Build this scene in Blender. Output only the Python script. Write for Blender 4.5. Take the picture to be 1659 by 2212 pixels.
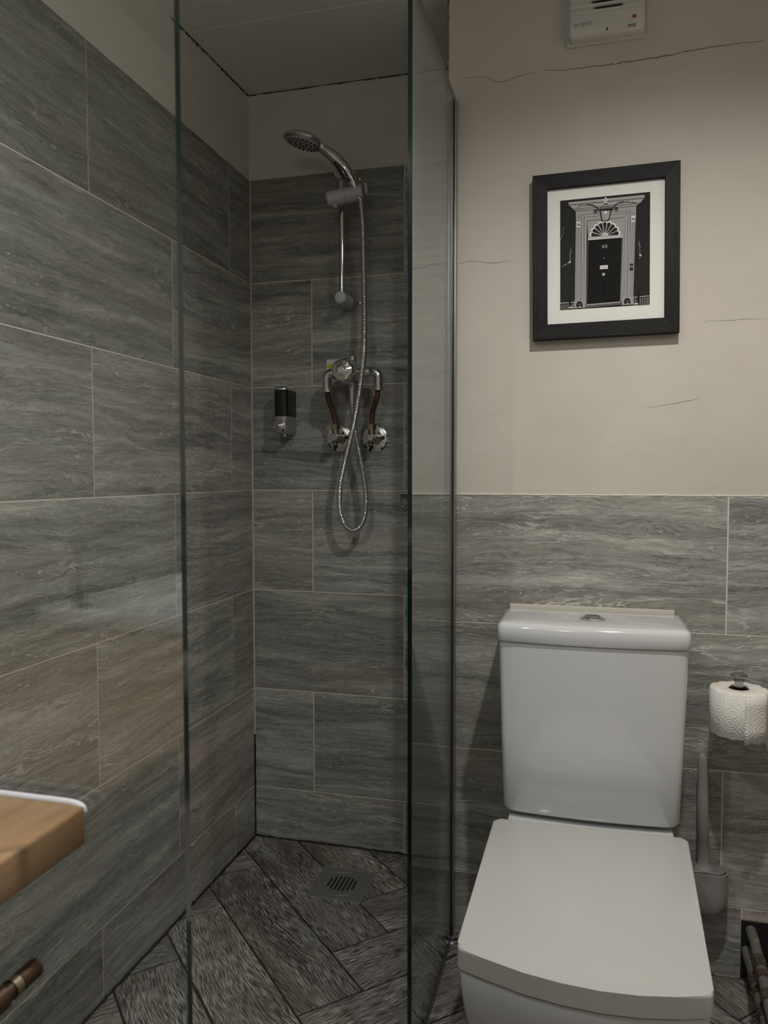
import bpy, bmesh, math, random
from mathutils import Vector, Matrix
random.seed(7)
C = bpy.context.scene
for o in list(bpy.data.objects): bpy.data.objects.remove(o)
COL = C.collection

# ------------------------------------------------------------------ camera
FPX, YAW, PITCH, ROLL = 1664.26, 0.2585, 0.0485, -0.0008
EYE = Vector((0, 0, 1.0939))
Fw = Vector((-math.sin(YAW)*math.cos(PITCH), math.cos(YAW)*math.cos(PITCH), -math.sin(PITCH)))
Rt = Fw.cross(Vector((0, 0, 1))).normalized(); Up = Rt.cross(Fw)
R2 = Rt*math.cos(ROLL)+Up*math.sin(ROLL); U2 = Up*math.cos(ROLL)-Rt*math.sin(ROLL)
cd = bpy.data.cameras.new('camera'); cam = bpy.data.objects.new('camera', cd); COL.objects.link(cam)
m = Matrix.Identity(4)
for i in range(3):
    m[i][0] = R2[i]; m[i][1] = U2[i]; m[i][2] = -Fw[i]; m[i][3] = EYE[i]
cam.matrix_world = m
cd.sensor_fit = 'VERTICAL'; cd.sensor_height = 24; cd.lens = FPX/2212*24
cd.clip_start = .01; cd.clip_end = 50
cd.dof.use_dof = True; cd.dof.focus_distance = 1.85; cd.dof.aperture_fstop = 6.5
C.camera = cam
# ------------------------------------------------------------------ world, lights, exposure
w = bpy.data.worlds.new('world'); C.world = w; w.use_nodes = True
w.node_tree.nodes['Background'].inputs[0].default_value = (.9, .95, 1, 1)
w.node_tree.nodes['Background'].inputs[1].default_value = .02
C.view_settings.view_transform = 'Standard'; C.view_settings.look = 'None'
C.view_settings.gamma = 1; C.view_settings.use_curve_mapping = False
C.view_settings.exposure = 0.0
C.cycles.max_bounces = 10; C.cycles.transparent_max_bounces = 12
C.cycles.caustics_reflective = False; C.cycles.caustics_refractive = False

def spot(name, loc, aim, power, size, blend, rad, col):
    l = bpy.data.lights.new(name, 'SPOT'); l.energy = power; l.spot_size = math.radians(size)
    l.spot_blend = blend; l.shadow_soft_size = rad; l.color = col
    o = bpy.data.objects.new(name, l); COL.objects.link(o); o.location = loc
    o.rotation_euler = (Vector(aim)-Vector(loc)).to_track_quat('-Z', 'Y').to_euler()
    return o
L_MAIN = (.16, .98, 2.10); L_VAN = (-.60, .34, 2.05); L_FILL = (-.30, -.30, 1.98)
spot('downlight_main', L_MAIN, (L_MAIN[0], L_MAIN[1], 0), 47, 162, .95, .022, (1, .965, .905))
spot('downlight_vanity', L_VAN, (L_VAN[0], L_VAN[1], 0), 27, 166, .9, .022, (1, .98, .94))
l = bpy.data.lights.new('rear_fill_light', 'POINT'); l.energy = 5.5; l.shadow_soft_size = .075; l.color = (1, .97, .92)  # unseen fill light added behind the camera to lift the upper walls, no fixture
o = bpy.data.objects.new('rear_fill_light', l); COL.objects.link(o); o.location = L_FILL

# ------------------------------------------------------------------ helpers
def W(u, v, X=None, Y=None, Z=None):
    d = Fw+R2*((u-829.5)/FPX)-U2*((v-1106)/FPX)
    if X is not None: t = (X-EYE.x)/d.x
    elif Y is not None: t = (Y-EYE.y)/d.y
    else: t = (Z-EYE.z)/d.z
    return EYE+d*t

def V(*a): return Vector(a)

def smooth_path(pts, n=8):
    P = [Vector(p) for p in pts]; out = []
    for i in range(len(P)-1):
        p0 = P[i-1] if i else P[0]*2-P[1]; p1 = P[i]; p2 = P[i+1]
        p3 = P[i+2] if i+2 < len(P) else P[-1]*2-P[-2]
        for k in range(n):
            t = k/n
            out.append(.5*((2*p1)+(p2-p0)*t+(2*p0-5*p1+4*p2-p3)*t*t+(3*p1-p0-3*p2+p3)*t**3))
    out.append(P[-1]); return out

def resample(P, step):
    out = [P[0].copy()]; acc = 0
    for a, b in zip(P, P[1:]):
        L = (b-a).length
        if L < 1e-9: continue
        d = step-acc
        while d <= L:
            out.append(a+(b-a)*(d/L)); d += step
        acc = L-(d-step)
    return out

class MB:
    def __init__(s):
        s.bm = bmesh.new(); s.mi = 0
    def face(s, pts, mi=None):
        vs = [s.bm.verts.new(p) for p in pts]
        f = s.bm.faces.new(vs); f.material_index = s.mi if mi is None else mi
        return f
    def merge(s, tmp, mi=None):
        me = bpy.data.meshes.new('t'); 
        k = s.mi if mi is None else mi
        for f in tmp.faces: f.material_index = k
        tmp.to_mesh(me); tmp.free(); s.bm.from_mesh(me); bpy.data.meshes.remove(me)
    def box(s, a, b, bev=0, seg=2, mi=None, mat=None):
        t = bmesh.new(); bmesh.ops.create_cube(t, size=1)
        c = (Vector(a)+Vector(b))/2; d = Vector(b)-Vector(a)
        for v in t.verts: v.co = Vector((c.x+v.co.x*d.x, c.y+v.co.y*d.y, c.z+v.co.z*d.z))
        if bev: bmesh.ops.bevel(t, geom=t.edges[:], offset=bev, segments=seg, affect='EDGES', profile=.5)
        if mat is not None: bmesh.ops.transform(t, matrix=mat, verts=t.verts)
        s.merge(t, mi); return s
    def rings(s, R, cap0=True, cap1=True, mi=None, closed=True):
        k = s.mi if mi is None else mi
        vv = [[s.bm.verts.new(p) for p in r] for r in R]
        n = len(R[0])
        for a, b in zip(vv, vv[1:]):
            for i in range(n if closed else n-1):
                j = (i+1) % n
                f = s.bm.faces.new((a[i], a[j], b[j], b[i])); f.material_index = k
        if cap0: f = s.bm.faces.new(vv[0][::-1]); f.material_index = k
        if cap1: f = s.bm.faces.new(vv[-1]); f.material_index = k
        return s
    def tube(s, P, r, seg=14, mi=None, caps=True):
        P = [Vector(p) for p in P]
        n = len(P); tang = []
        for i in range(n):
            a = P[max(i-1, 0)]; b = P[min(i+1, n-1)]; tang.append((b-a).normalized())
        up = Vector((0, 0, 1)) if abs(tang[0].z) < .9 else Vector((1, 0, 0))
        x = tang[0].cross(up).normalized(); R = []
        for i in range(n):
            x = (x-tang[i]*x.dot(tang[i])).normalized(); y = tang[i].cross(x)
            rr = r(i/(n-1)) if callable(r) else (r[i] if isinstance(r, (list, tuple)) else r)
            R.append([P[i]+(x*math.cos(2*math.pi*k/seg)+y*math.sin(2*math.pi*k/seg))*rr for k in range(seg)])
        return s.rings(R, caps, caps, mi)
    def lathe(s, prof, org, axis, seg=32, mi=None, caps=True, wob=None):
        ax = Vector(axis).normalized(); org = Vector(org)
        x = ax.cross(Vector((0, 0, 1)) if abs(ax.z) < .9 else Vector((0, 1, 0))).normalized(); y = ax.cross(x)
        R = []
        for r, h in prof:
            R.append([org+ax*h+(x*math.cos(2*math.pi*k/seg)+y*math.sin(2*math.pi*k/seg))*max(r, 1e-5)*(wob(k/seg, h) if wob else 1) for k in range(seg)])
        return s.rings(R, caps, caps, mi)
    def prism(s, outline, z0, z1, bev=0, seg=3, mi=None, bot=False):
        t = bmesh.new()
        a = [t.verts.new((p[0], p[1], z0)) for p in outline]
        b = [t.verts.new((p[0], p[1], z1)) for p in outline]
        n = len(outline)
        t.faces.new(a[::-1]); t.faces.new(b)
        for i in range(n): t.faces.new((a[i], a[(i+1) % n], b[(i+1) % n], b[i]))
        if bev:
            es = [e for e in t.edges if abs(e.verts[0].co.z-z1) < 1e-6 and abs(e.verts[1].co.z-z1) < 1e-6]
            if bot: es += [e for e in t.edges if abs(e.verts[0].co.z-z0) < 1e-6 and abs(e.verts[1].co.z-z0) < 1e-6]
            bmesh.ops.bevel(t, geom=es, offset=bev, segments=seg, affect='EDGES', profile=.5)
        s.merge(t, mi); return s
    def xf(s, mat):
        bmesh.ops.transform(s.bm, matrix=mat, verts=s.bm.verts); return s
    def build(s, name, mats, parent=None, origin=None, sharp=35, smooth=True):
        me = bpy.data.meshes.new(name)
        bmesh.ops.recalc_face_normals(s.bm, faces=s.bm.faces[:])
        s.bm.normal_update()
        org = Vector(origin) if origin is not None else (parent['_w'] if parent is not None else Vector((0, 0, 0)))
        org = Vector(org)
        bmesh.ops.translate(s.bm, vec=-org, verts=s.bm.verts)
        s.bm.to_mesh(me); s.bm.free()
        for mt in (mats if isinstance(mats, (list, tuple)) else [mats]): me.materials.append(mt)
        if smooth:
            me.shade_smooth(); me.set_sharp_from_angle(angle=math.radians(sharp))
        o = bpy.data.objects.new(name, me); COL.objects.link(o)
        ORG[o.name] = org
        if parent is not None:
            o.parent = parent; o.location = org-ORG[parent.name]
        else: o.location = org
        return o
ORG = {}
def child_origin(p): return ORG[p.name]
# let build() read the parent's world origin
class _P: pass
def B(mb, name, mats, parent=None, origin=None, **k):
    if parent is not None and origin is None: origin = ORG[parent.name]
    return mb.build(name, mats, parent, origin, **k)
def tag(o, label=None, cat=None, group=None, kind=None):
    if label: o['label'] = label
    if cat: o['category'] = cat
    if group: o['group'] = group
    if kind: o['kind'] = kind
    return o
def thing(name, loc, label, cat, group=None):
    o = bpy.data.objects.new(name, None); COL.objects.link(o); o.location = loc; o.empty_display_size = .05
    ORG[o.name] = Vector(loc); return tag(o, label, cat, group)

# ------------------------------------------------------------------ materials
def mat(name, col=(.5, .5, .5), rough=.5, metal=0, spec=.5, coat=0, coat_rough=.05):
    mt = bpy.data.materials.new(name); mt.use_nodes = True
    b = mt.node_tree.nodes['Principled BSDF']
    b.inputs['Base Color'].default_value = (*col, 1); b.inputs['Roughness'].default_value = rough
    b.inputs['Metallic'].default_value = metal; b.inputs['Specular IOR Level'].default_value = spec
    b.inputs['Coat Weight'].default_value = coat; b.inputs['Coat Roughness'].default_value = coat_rough
    return mt
class N:
    def __init__(s, mt): s.t = mt.node_tree; s.b = s.t.nodes['Principled BSDF']
    def n(s, typ, **k):
        nd = s.t.nodes.new(typ)
        for a, b in k.items():
            if a.startswith('i_'): nd.inputs[a[2:].replace('_', ' ')].default_value = b
            else: setattr(nd, a, b)
        return nd
    def l(s, a, b): s.t.links.new(a, b)
    def ramp(s, fac, stops, interp='LINEAR'):
        r = s.t.nodes.new('ShaderNodeValToRGB'); r.color_ramp.interpolation = interp
        e = r.color_ramp.elements
        while len(e) < len(stops): e.new(.5)
        for el, (p, c) in zip(e, stops):
            el.position = p; el.color = (*c, 1) if isinstance(c, tuple) else (c, c, c, 1)
        s.l(fac, r.inputs[0]); return r.outputs[0]
    def mix(s, fac, a, b, typ='MIX'):
        m = s.t.nodes.new('ShaderNodeMix'); m.data_type = 'RGBA'; m.blend_type = typ
        if isinstance(fac, (int, float)): m.inputs[0].default_value = fac
        else: s.l(fac, m.inputs[0])
        for i, x in ((6, a), (7, b)):
            if isinstance(x, tuple): m.inputs[i].default_value = (*x, 1)
            else: s.l(x, m.inputs[i])
        return m.outputs[2]
    def math(s, op, a, b=None, c=None):
        m = s.t.nodes.new('ShaderNodeMath'); m.operation = op
        for i, x in enumerate((a, b, c)):
            if x is None: continue
            if isinstance(x, (int, float)): m.inputs[i].default_value = x
            else: s.l(x, m.inputs[i])
        return m.outputs[0]
    def noise(s, vec, scale, detail=4, rough=.55, dist=0):
        nd = s.n('ShaderNodeTexNoise', i_Scale=scale, i_Detail=detail, i_Roughness=rough, i_Distortion=dist)
        if vec is not None: s.l(vec, nd.inputs['Vector'])
        return nd.outputs[0]
    def mapping(s, vec, scale=(1, 1, 1), loc=(0, 0, 0), rot=(0, 0, 0)):
        mp = s.n('ShaderNodeMapping'); mp.inputs['Scale'].default_value = scale
        mp.inputs['Location'].default_value = loc; mp.inputs['Rotation'].default_value = rot
        s.l(vec, mp.inputs['Vector']); return mp.outputs[0]
    def bump(s, h, strength=.3, dist=.002, prev=None):
        bp = s.n('ShaderNodeBump', i_Strength=strength, i_Distance=dist); s.l(h, bp.inputs['Height'])
        if prev is not None: s.l(prev, bp.inputs['Normal'])
        s.l(bp.outputs[0], s.b.inputs['Normal']); return bp.outputs[0]

def mat_tile():
    mt = mat('striated_stone_tile', rough=.32); g = N(mt)
    uv = g.n('ShaderNodeUVMap', uv_map='UVMap').outputs[0]
    wv = g.noise(g.mapping(uv, (2.6, 8, 1)), 1.0, 4, .55)
    sep = g.n('ShaderNodeSeparateXYZ'); g.l(uv, sep.inputs[0])
    y2 = g.math('ADD', sep.outputs[1], g.math('MULTIPLY', wv, .085))
    cmb = g.n('ShaderNodeCombineXYZ'); g.l(sep.outputs[0], cmb.inputs[0]); g.l(y2, cmb.inputs[1])
    wuv = cmb.outputs[0]
    broad = g.noise(g.mapping(wuv, (1.3, 17, 1)), 1.0, 5, .62, .25)
    med = g.noise(g.mapping(wuv, (5, 75, 1)), 1.0, 5, .7, .35)
    fine = g.noise(g.mapping(wuv, (40, 300, 1)), 1.0, 4, .72)
    s1 = g.math('ADD', g.math('MULTIPLY', broad, .42), g.math('MULTIPLY', med, .33))
    s2 = g.math('ADD', s1, g.math('MULTIPLY', fine, .25))
    base = g.ramp(s2, [(.38, (.115, .117, .108)), (.46, (.22, .222, .207)), (.53, (.335, .336, .315)), (.61, (.51, .51, .48))])
    # warm brown bands
    warm = g.noise(g.mapping(wuv, (1.1, 9, 1), (7, 3, 0)), 1.0, 2, .5)
    base = g.mix(g.math('MULTIPLY', g.ramp(warm, [(.52, 0.), (.7, 1.)]), .35), base, (.33, .275, .23))
    # vein lines: thin ridges of the stretched noise
    vn = g.noise(g.mapping(wuv, (3.2, 26, 1), (1, 9, 0)), 1.0, 5, .62, .5)
    ridge = g.math('ABSOLUTE', g.math('SUBTRACT', vn, .5))
    vmask = g.noise(g.mapping(wuv, (2, 10, 1), (4, 4, 0)), 1.0, 2)
    vein = g.math('MULTIPLY', g.ramp(ridge, [(.0, 1.), (.014, .0)]), g.ramp(vmask, [(.48, 0.), (.6, 1.)]))
    base = g.mix(g.math('MULTIPLY', vein, .75), base, (.68, .67, .61))
    vn2 = g.noise(g.mapping(wuv, (4, 32, 1), (11, 2, 0)), 1.0, 6, .7, .8)
    r2 = g.math('ABSOLUTE', g.math('SUBTRACT', vn2, .47))
    dv = g.math('MULTIPLY', g.ramp(r2, [(0., 1.), (.010, 0.)]), g.ramp(vmask, [(.42, 1.), (.55, 0.)]))
    base = g.mix(g.math('MULTIPLY', dv, .55), base, (.09, .087, .08))
    # pitted flecks
    fl = g.noise(g.mapping(wuv, (55, 170, 1)), 1.0, 3, .6)
    flm = g.noise(g.mapping(wuv, (3, 22, 1), (2, 2, 5)), 1.0, 3)
    fleck = g.math('MULTIPLY', g.ramp(fl, [(.60, 0.), (.66, 1.)]), g.ramp(flm, [(.48, 0.), (.58, 1.)]))
    base = g.mix(g.math('MULTIPLY', fleck, .6), base, (.70, .68, .61))
    at = g.n('ShaderNodeAttribute', attribute_name='tid')
    base = g.mix(1.0, base, at.outputs['Color'], 'MULTIPLY')
    g.l(base, g.b.inputs['Base Color'])
    h = g.math('ADD', g.math('MULTIPLY', fine, .5), g.math('ADD', g.math('MULTIPLY', vein, .6), g.math('MULTIPLY', fleck, .5)))
    h = g.math('SUBTRACT', h, g.math('MULTIPLY', dv, .5))
    g.bump(h, .7, .0018)
    g.l(g.ramp(med, [(.3, .42), (.7, .28)]), g.b.inputs['Roughness'])
    return mt
def mat_plank():
    mt = mat('embossed_wood_plank_tile', rough=.5); g = N(mt)
    uv = g.n('ShaderNodeUVMap', uv_map='UVMap').outputs[0]
    sw = g.noise(g.mapping(uv, (2.2, 5.0, 1)), 1.0, 2, .5)
    sep = g.n('ShaderNodeSeparateXYZ'); g.l(uv, sep.inputs[0])
    y2 = g.math('ADD', sep.outputs[1], g.math('MULTIPLY', sw, .13))
    cmb = g.n('ShaderNodeCombineXYZ'); g.l(sep.outputs[0], cmb.inputs[0]); g.l(y2, cmb.inputs[1])
    wuv = cmb.outputs[0]
    grain = g.noise(g.mapping(wuv, (27, 400, 1)), 1.0, 4, .6)
    broad = g.noise(g.mapping(wuv, (3, 18, 1)), 1.0, 3, .6)
    base = g.ramp(broad, [(.36, (.072, .060, .050)), (.5, (.122, .106, .091)), (.64, (.21, .198, .182))])
    gm = g.ramp(grain, [(.48, 0.), (.60, 1.)])
    lm = g.noise(g.mapping(uv, (3.2, 6, 1), (5, 1, 0)), 1.0, 3, .6)
    base = g.mix(g.math('MULTIPLY', gm, g.ramp(lm, [(.38, .2), (.58, .95)])), base, (.50, .50, .475))
    base = g.mix(g.ramp(grain, [(.38, .9), (.47, 0.)]), base, (.028, .023, .019))
    at = g.n('ShaderNodeAttribute', attribute_name='tid')
    base = g.mix(1.0, base, at.outputs['Color'], 'MULTIPLY')
    g.l(base, g.b.inputs['Base Color']); g.bump(grain, .7, .0016)
    g.l(g.ramp(grain, [(.4, .62), (.65, .42)]), g.b.inputs['Roughness'])
    return mt
def mat_plaster(name, col, warmvar=.06):
    mt = mat(name, col, .75); g = N(mt)
    tc = g.n('ShaderNodeTexCoord').outputs['Object']
    a = g.noise(tc, 3.0, 4, .6); b = g.noise(g.mapping(tc, (6, 6, 1.2)), 2.0, 5, .6)
    c = g.mix(g.ramp(a, [(.35, 0.), (.7, 1.)]), tuple(x*(1-warmvar) for x in col), tuple(min(1, x*(1+warmvar)) for x in col))
    c = g.mix(g.math('MULTIPLY', g.ramp(b, [(.55, 0.), (.75, 1.)]), .22), c, (col[0]*.93, col[1]*.84, col[2]*.76))
    g.l(c, g.b.inputs['Base Color'])
    f = g.noise(tc, 260, 3, .6); d = g.noise(g.mapping(tc, (1, 1, 1.8)), 9.0, 5, .55)
    g.bump(g.math('ADD', g.math('MULTIPLY', f, .12), d), .34, .004)
    return mt
def mat_wood(name, c0, c1, rough, scale, gloss_axis=(1, 1, 1)):
    mt = mat(name, c0, rough, 0, .2); g = N(mt)
    tc = g.n('ShaderNodeTexCoord').outputs['Object']
    a = g.noise(g.mapping(tc, scale), 1.0, 5, .6, .4)
    g.l(g.ramp(a, [(.35, c0), (.65, c1)]), g.b.inputs['Base Color'])
    g.bump(g.noise(g.mapping(tc, tuple(s*3 for s in scale)), 1.0, 4, .6), .4, .001); return mt
def mat_glass():
    mt = bpy.data.materials.new('clear_pane_glass'); mt.use_nodes = True
    t = mt.node_tree; t.nodes.clear(); 
    class G(N):
        def __init__(s): s.t = t
    g = G()
    geo = g.n('ShaderNodeNewGeometry')
    dot = g.n('ShaderNodeVectorMath', operation='DOT_PRODUCT'); g.l(geo.outputs['Normal'], dot.inputs[0]); g.l(geo.outputs['Incoming'], dot.inputs[1])
    c = g.math('SUBTRACT', 1.0, g.math('ABSOLUTE', dot.outputs['Value']))
    f = g.math('ADD', .075, g.math('MULTIPLY', g.math('POWER', c, 5.0), .925))
    tr = g.n('ShaderNodeBsdfTransparent'); tr.inputs[0].default_value = (.955, .968, .962, 1)
    gl = g.n('ShaderNodeBsdfGlossy'); gl.inputs['Roughness'].default_value = .0; gl.inputs[0].default_value = (.95, .99, 1, 1)
    mx = g.n('ShaderNodeMixShader'); g.l(f, mx.inputs[0]); g.l(tr.outputs[0], mx.inputs[1]); g.l(gl.outputs[0], mx.inputs[2])
    # limescale smears: a thin, patchy dusty film on the pane
    tc = g.n('ShaderNodeTexCoord').outputs['Object']
    sm = g.ramp(g.noise(g.mapping(tc, (5, 5, .6)), 1.5, 4, .6), [(.5, 0.), (.8, .05)])
    df = g.n('ShaderNodeBsdfDiffuse'); df.inputs[0].default_value = (.7, .72, .72, 1)
    m2 = g.n('ShaderNodeMixShader'); g.l(sm, m2.inputs[0]); g.l(mx.outputs[0], m2.inputs[1]); g.l(df.outputs[0], m2.inputs[2])
    out = g.n('ShaderNodeOutputMaterial'); g.l(m2.outputs[0], out.inputs[0]); return mt
def mat_blotch(name, ca, cb, ra, rb, ma, mb, scale, thr, bump=.2):
    mt = mat(name, ca, ra, ma); g = N(mt)
    tc = g.n('ShaderNodeTexCoord').outputs['Object']
    a = g.noise(tc, scale, 5, .65); k = g.ramp(a, [(thr, 0.), (thr+.02, 1.)])
    g.l(g.mix(k, ca, cb), g.b.inputs['Base Color'])
    g.l(g.ramp(a, [(thr, ra), (thr+.02, rb)]), g.b.inputs['Roughness'])
    g.l(g.ramp(a, [(thr, float(ma)), (thr+.02, float(mb))]), g.b.inputs['Metallic'])
    g.bump(a, bump, .002); return mt

M = dict(
    tile=mat_tile(), plank=mat_plank(),
    grout=mat('beige_grout', (.66, .62, .55), .85), floor_grout=mat('blackened_grout', (.02, .018, .016), .9),
    plaster=mat_plaster('warm_greige_painted_plaster', (.56, .525, .475)),
    plaster_dim=mat_plaster('taupe_painted_plaster', (.64, .60, .545)),
    ceiling=mat_plaster('white_painted_ceiling_board', (.76, .78, .74), .02),
    crack=mat('dark_plaster_crack', (.13, .115, .10), .9),
    glass=mat_glass(), glass_edge=mat('dark_green_glass_edge', (.003, .012, .013), .06, 0, .6),
    chrome=mat('polished_chrome', (.72, .72, .72), .09, 1), dark_chrome=mat('darkened_chrome', (.38, .38, .38), .12, 1), dull_chrome=mat('satin_steel', (.42, .42, .41), .3, 1),
    steel=mat('brushed_steel', (.34, .34, .33), .36, .8), grey_plastic=mat('grey_satin_plastic', (.56, .56, .575), .42),
    black=mat('matte_black', (.008, .008, .008), .6), dark_tank=mat('black_green_smoked_plastic', (.006, .012, .009), .12),
    silver_plastic=mat('silver_painted_plastic', (.36, .36, .39), .3, .6),
    ceramic=mat('white_glazed_ceramic', (.62, .63, .64), .10, 0, .5, .5, .03),
    seat=mat('white_moulded_seat_plastic', (.54, .535, .52), .22),
    white_plastic=mat('off_white_plastic', (.62, .60, .57), .45), white_seal=mat('white_silicone', (.72, .73, .77), .4),
    copper=mat_blotch('tarnished_copper_pipe', (.13, .062, .038), (.085, .045, .03), .45, .6, .7, .6, 60, .5, .1),
    flaked=mat_blotch('flaking_chrome', (.72, .72, .71), (.022, .019, .017), .3, .7, .55, 0, 30, .53, .4),
    brass=mat('dull_brass', (.30, .26, .18), .35, 1),
    old_pipe=mat_blotch('peeling_painted_pipe', (.13, .125, .12), (.30, .27, .20), .6, .5, 0, .3, 60, .60, .9),
    rust=mat_blotch('rusty_fitting', (.085, .06, .042), (.24, .20, .14), .6, .4, .3, .8, 90, .52, .9),
    black_wood=mat_wood('black_stained_wood', (.003, .003, .003), (.011, .0105, .01), .55, (12, 200, 200)),
    counter=mat_wood('oiled_oak', (.27, .165, .085), (.38, .25, .145), .4, (28, 5, 28)),
    bronze=mat('antique_bronze', (.10, .065, .045), .35, .9), cabinet=mat('dark_painted_cabinet', (.03, .03, .032), .5),
    red_led=mat('red_lens', (.35, .03, .03), .2), yellow=mat('yellow_print', (.62, .50, .03), .5), paper=mat('white_paper', (.74, .73, .70), .7),
    mastic=mat_blotch('dirty_silicone', (.20, .19, .16), (.05, .045, .04), .5, .7, 0, 0, 60, .52, .6),
    mould=mat('black_mouldy_sealant', (.012, .011, .010), .6), dirt=mat('dark_rubble', (.03, .026, .022), .95),
)

# ------------------------------------------------------------------ dimensions of the room
XL, YS, YT, XA = -.9757, 2.1416, 1.7879, -.3197      # left wall, shower back wall, toilet wall, arris
ZF = -.014
XR, YB = .66, -1.05
def zc(y): return 2.208-.044*(2.1416-y)
ROWS = [ZF, .143, .446, .747, 1.048, 1.3535, 1.6605, 1.962]

def tile_panel(mb, org, du, dv, n, rects, pattern='tile', seed=0, gap=.0026, th=.0018):
    """raised bevelled tiles over a bed, n = outward normal"""
    bm = mb.bm
    uvl = bm.loops.layers.uv.get('UVMap') or bm.loops.layers.uv.new('UVMap')
    tl = bm.loops.layers.float_color.get('tid') or bm.loops.layers.float_color.new('tid')
    rnd = random.Random(seed)
    for poly, ang in rects:
        if len(poly) < 3: continue
        c = sum((Vector(p) for p in poly), Vector((0, 0)))/len(poly)
        ox, oy = rnd.uniform(0, 60), rnd.uniform(0, 60); b = rnd.uniform(.86, 1.12)
        tint = (b*rnd.uniform(.99, 1.025), b, b*rnd.uniform(.97, 1.02))
        if pattern == 'tile' and abs(c.x-1.2) < .9 and rnd.random() < .12: tint = (b*1.08, b*.96, b*.95)
        slope = rnd.uniform(-.02, .02)
        def inset(P, d):
            out = []; n_ = len(P)
            for i in range(n_):
                p0, p1, p2 = Vector(P[i-1]), Vector(P[i]), Vector(P[(i+1) % n_])
                e1 = (p1-p0); e2 = (p2-p1)
                if e1.length < 1e-6 or e2.length < 1e-6: out.append(p1); continue
                e1.normalize(); e2.normalize()
                n1 = Vector((-e1.y, e1.x)); n2 = Vector((-e2.y, e2.x)); q = 1+n1.dot(n2)
                out.append(p1+(n1+n2)*(d/max(q, .3)))
            return out
        A = inset(poly, gap/2); Bv = inset(poly, gap/2+.0008)
        def P3(p, h): return org+du*p.x+dv*p.y+n*h
        a = [bm.verts.new(P3(p, -th)) for p in A]; bb = [bm.verts.new(P3(p, 0)) for p in Bv]
        k = len(A); fs = []
        fs.append((bm.faces.new(bb), Bv))
        for i in range(k):
            j = (i+1) % k
            fs.append((bm.faces.new((a[i], a[j], bb[j], bb[i])), None))
        ca, sa = math.cos(ang), math.sin(ang)
        for f, _ in fs:
            f.material_index = 0
            for lp in f.loops:
                q = lp.vert.co-org; x, y = q.dot(du), q.dot(dv)
                u = x*ca+y*sa; vv = -x*sa+y*ca
                lp[uvl].uv = (u+ox, vv+slope*u+oy); lp[tl] = (*tint, 1)
def rect(x0, x1, y0, y1): return [(x0, y0), (x1, y0), (x1, y1), (x0, y1)]
def row_tiles(rows, cols, x0, x1):
    out = []
    for i in range(len(rows)-1):
        cs = [x0]+[c for c in sorted(cols(i)) if x0+.004 < c < x1-.004]+[x1]
        for a, b in zip(cs, cs[1:]): out.append((rect(a, b, rows[i], rows[i+1]), 0))
    return out

# ------------------------------------------------------------------ the setting
# left wall: plaster block + tiles
mb = MB(); mb.box((XL-.15, YB-.15, -.2), (XL-.0025, YS+.15, zc(0)+.35))
wl = B(mb, 'wall_left', M['plaster_dim'], origin=(XL, 0, 0)); tag(wl, kind='structure')
mb = MB()
def cl(i): 
    b = 2.003 if i % 2 == 0 else 1.692
    return [b-.63*k for k in range(6)]
tile_panel(mb, V(XL, 0, 0), V(0, 1, 0), V(0, 0, 1), V(1, 0, 0), row_tiles(ROWS, cl, YB, YS-.002), seed=3)
mb.box((XL-.0024, YB, ZF), (XL-.0012, YS, 1.9615), mi=1)
B(mb, 'wall_tiles', [M['tile'], M['grout']], wl, smooth=False)

# shower back wall
mb = MB(); mb.box((XL-.15, YS+.0025, -.2), (XA+.05, YS+.15, 2.5))
wb = B(mb, 'wall_back', M['plaster_dim'], origin=(XL, YS, 0)); tag(wb, kind='structure')
mb = MB()
def cs_(i): return [-.5065+.535] + ([-.784, -.784+.54] if i % 2 else [-.5065])
rr = [(p, a) for p, a in row_tiles(ROWS, cs_, XL+.001, XA)]
tile_panel(mb, V(0, YS, 0), V(1, 0, 0), V(0, 0, 1), V(0, -1, 0), rr, seed=11)
mb.box((XL, YS+.0012, ZF), (XA, YS+.0024, 1.9615), mi=1)
B(mb, 'wall_tiles', [M['tile'], M['grout']], wb, smooth=False)

# wall behind the toilet, projecting in front of the shower recess
mb = MB(); mb.box((XA, YT+.0025, -.2), (XR+.15, YS+.0024, 2.5))
def crack(pts, wd=.0009, Y=YT+.0021, jit=.0016):
    P = [W(u, v, Y=Y) for u, v in pts]; P = resample(smooth_path(P, 6), .006)
    rnd = random.Random(len(pts)*7+int(pts[0][0]))
    q = [(p.x, p.z+rnd.uniform(-jit, jit)) for p in P]
    for k, (a, b) in enumerate(zip(q, q[1:])):
        w0 = wd*(.35+.65*math.sin(math.pi*(k+.5)/len(q)))*rnd.uniform(.5, 1.2)
        mb.face([(a[0], Y, a[1]-w0), (b[0], Y, b[1]-w0), (b[0], Y, b[1]+w0), (a[0], Y, a[1]+w0)], mi=1)
crack([(1175, 152), (1235, 150), (1290, 142), (1400, 127), (1480, 112), (1560, 98), (1659, 86)], .0010)
crack([(985, 176), (1010, 168), (1050, 166), (1075, 178), (1110, 168), (1165, 152)], .0005)
crack([(988, 570), (1020, 564), (1062, 568), (1110, 562)], .0004)
crack([(1402, 180), (1406, 200), (1404, 222)], .0005, jit=.0006)
crack([(1240, 765), (1232, 830), (1236, 905), (1232, 1020)], .0003, jit=.0004)
crack([(1400, 880), (1450, 872), (1510, 862)], .0004)
crack([(1520, 695), (1590, 690), (1659, 688)], .0003)
wm = B(mb, 'wall_middle', [M['plaster'], M['crack']], origin=(XA, YT, 0), smooth=False); tag(wm, kind='structure')
mb = MB()
TROWS = [ZF, .145, .446, .748, 1.0455]
def ct(i): return [.293, .293+.63] if i % 2 else [-.022, .608]
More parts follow.
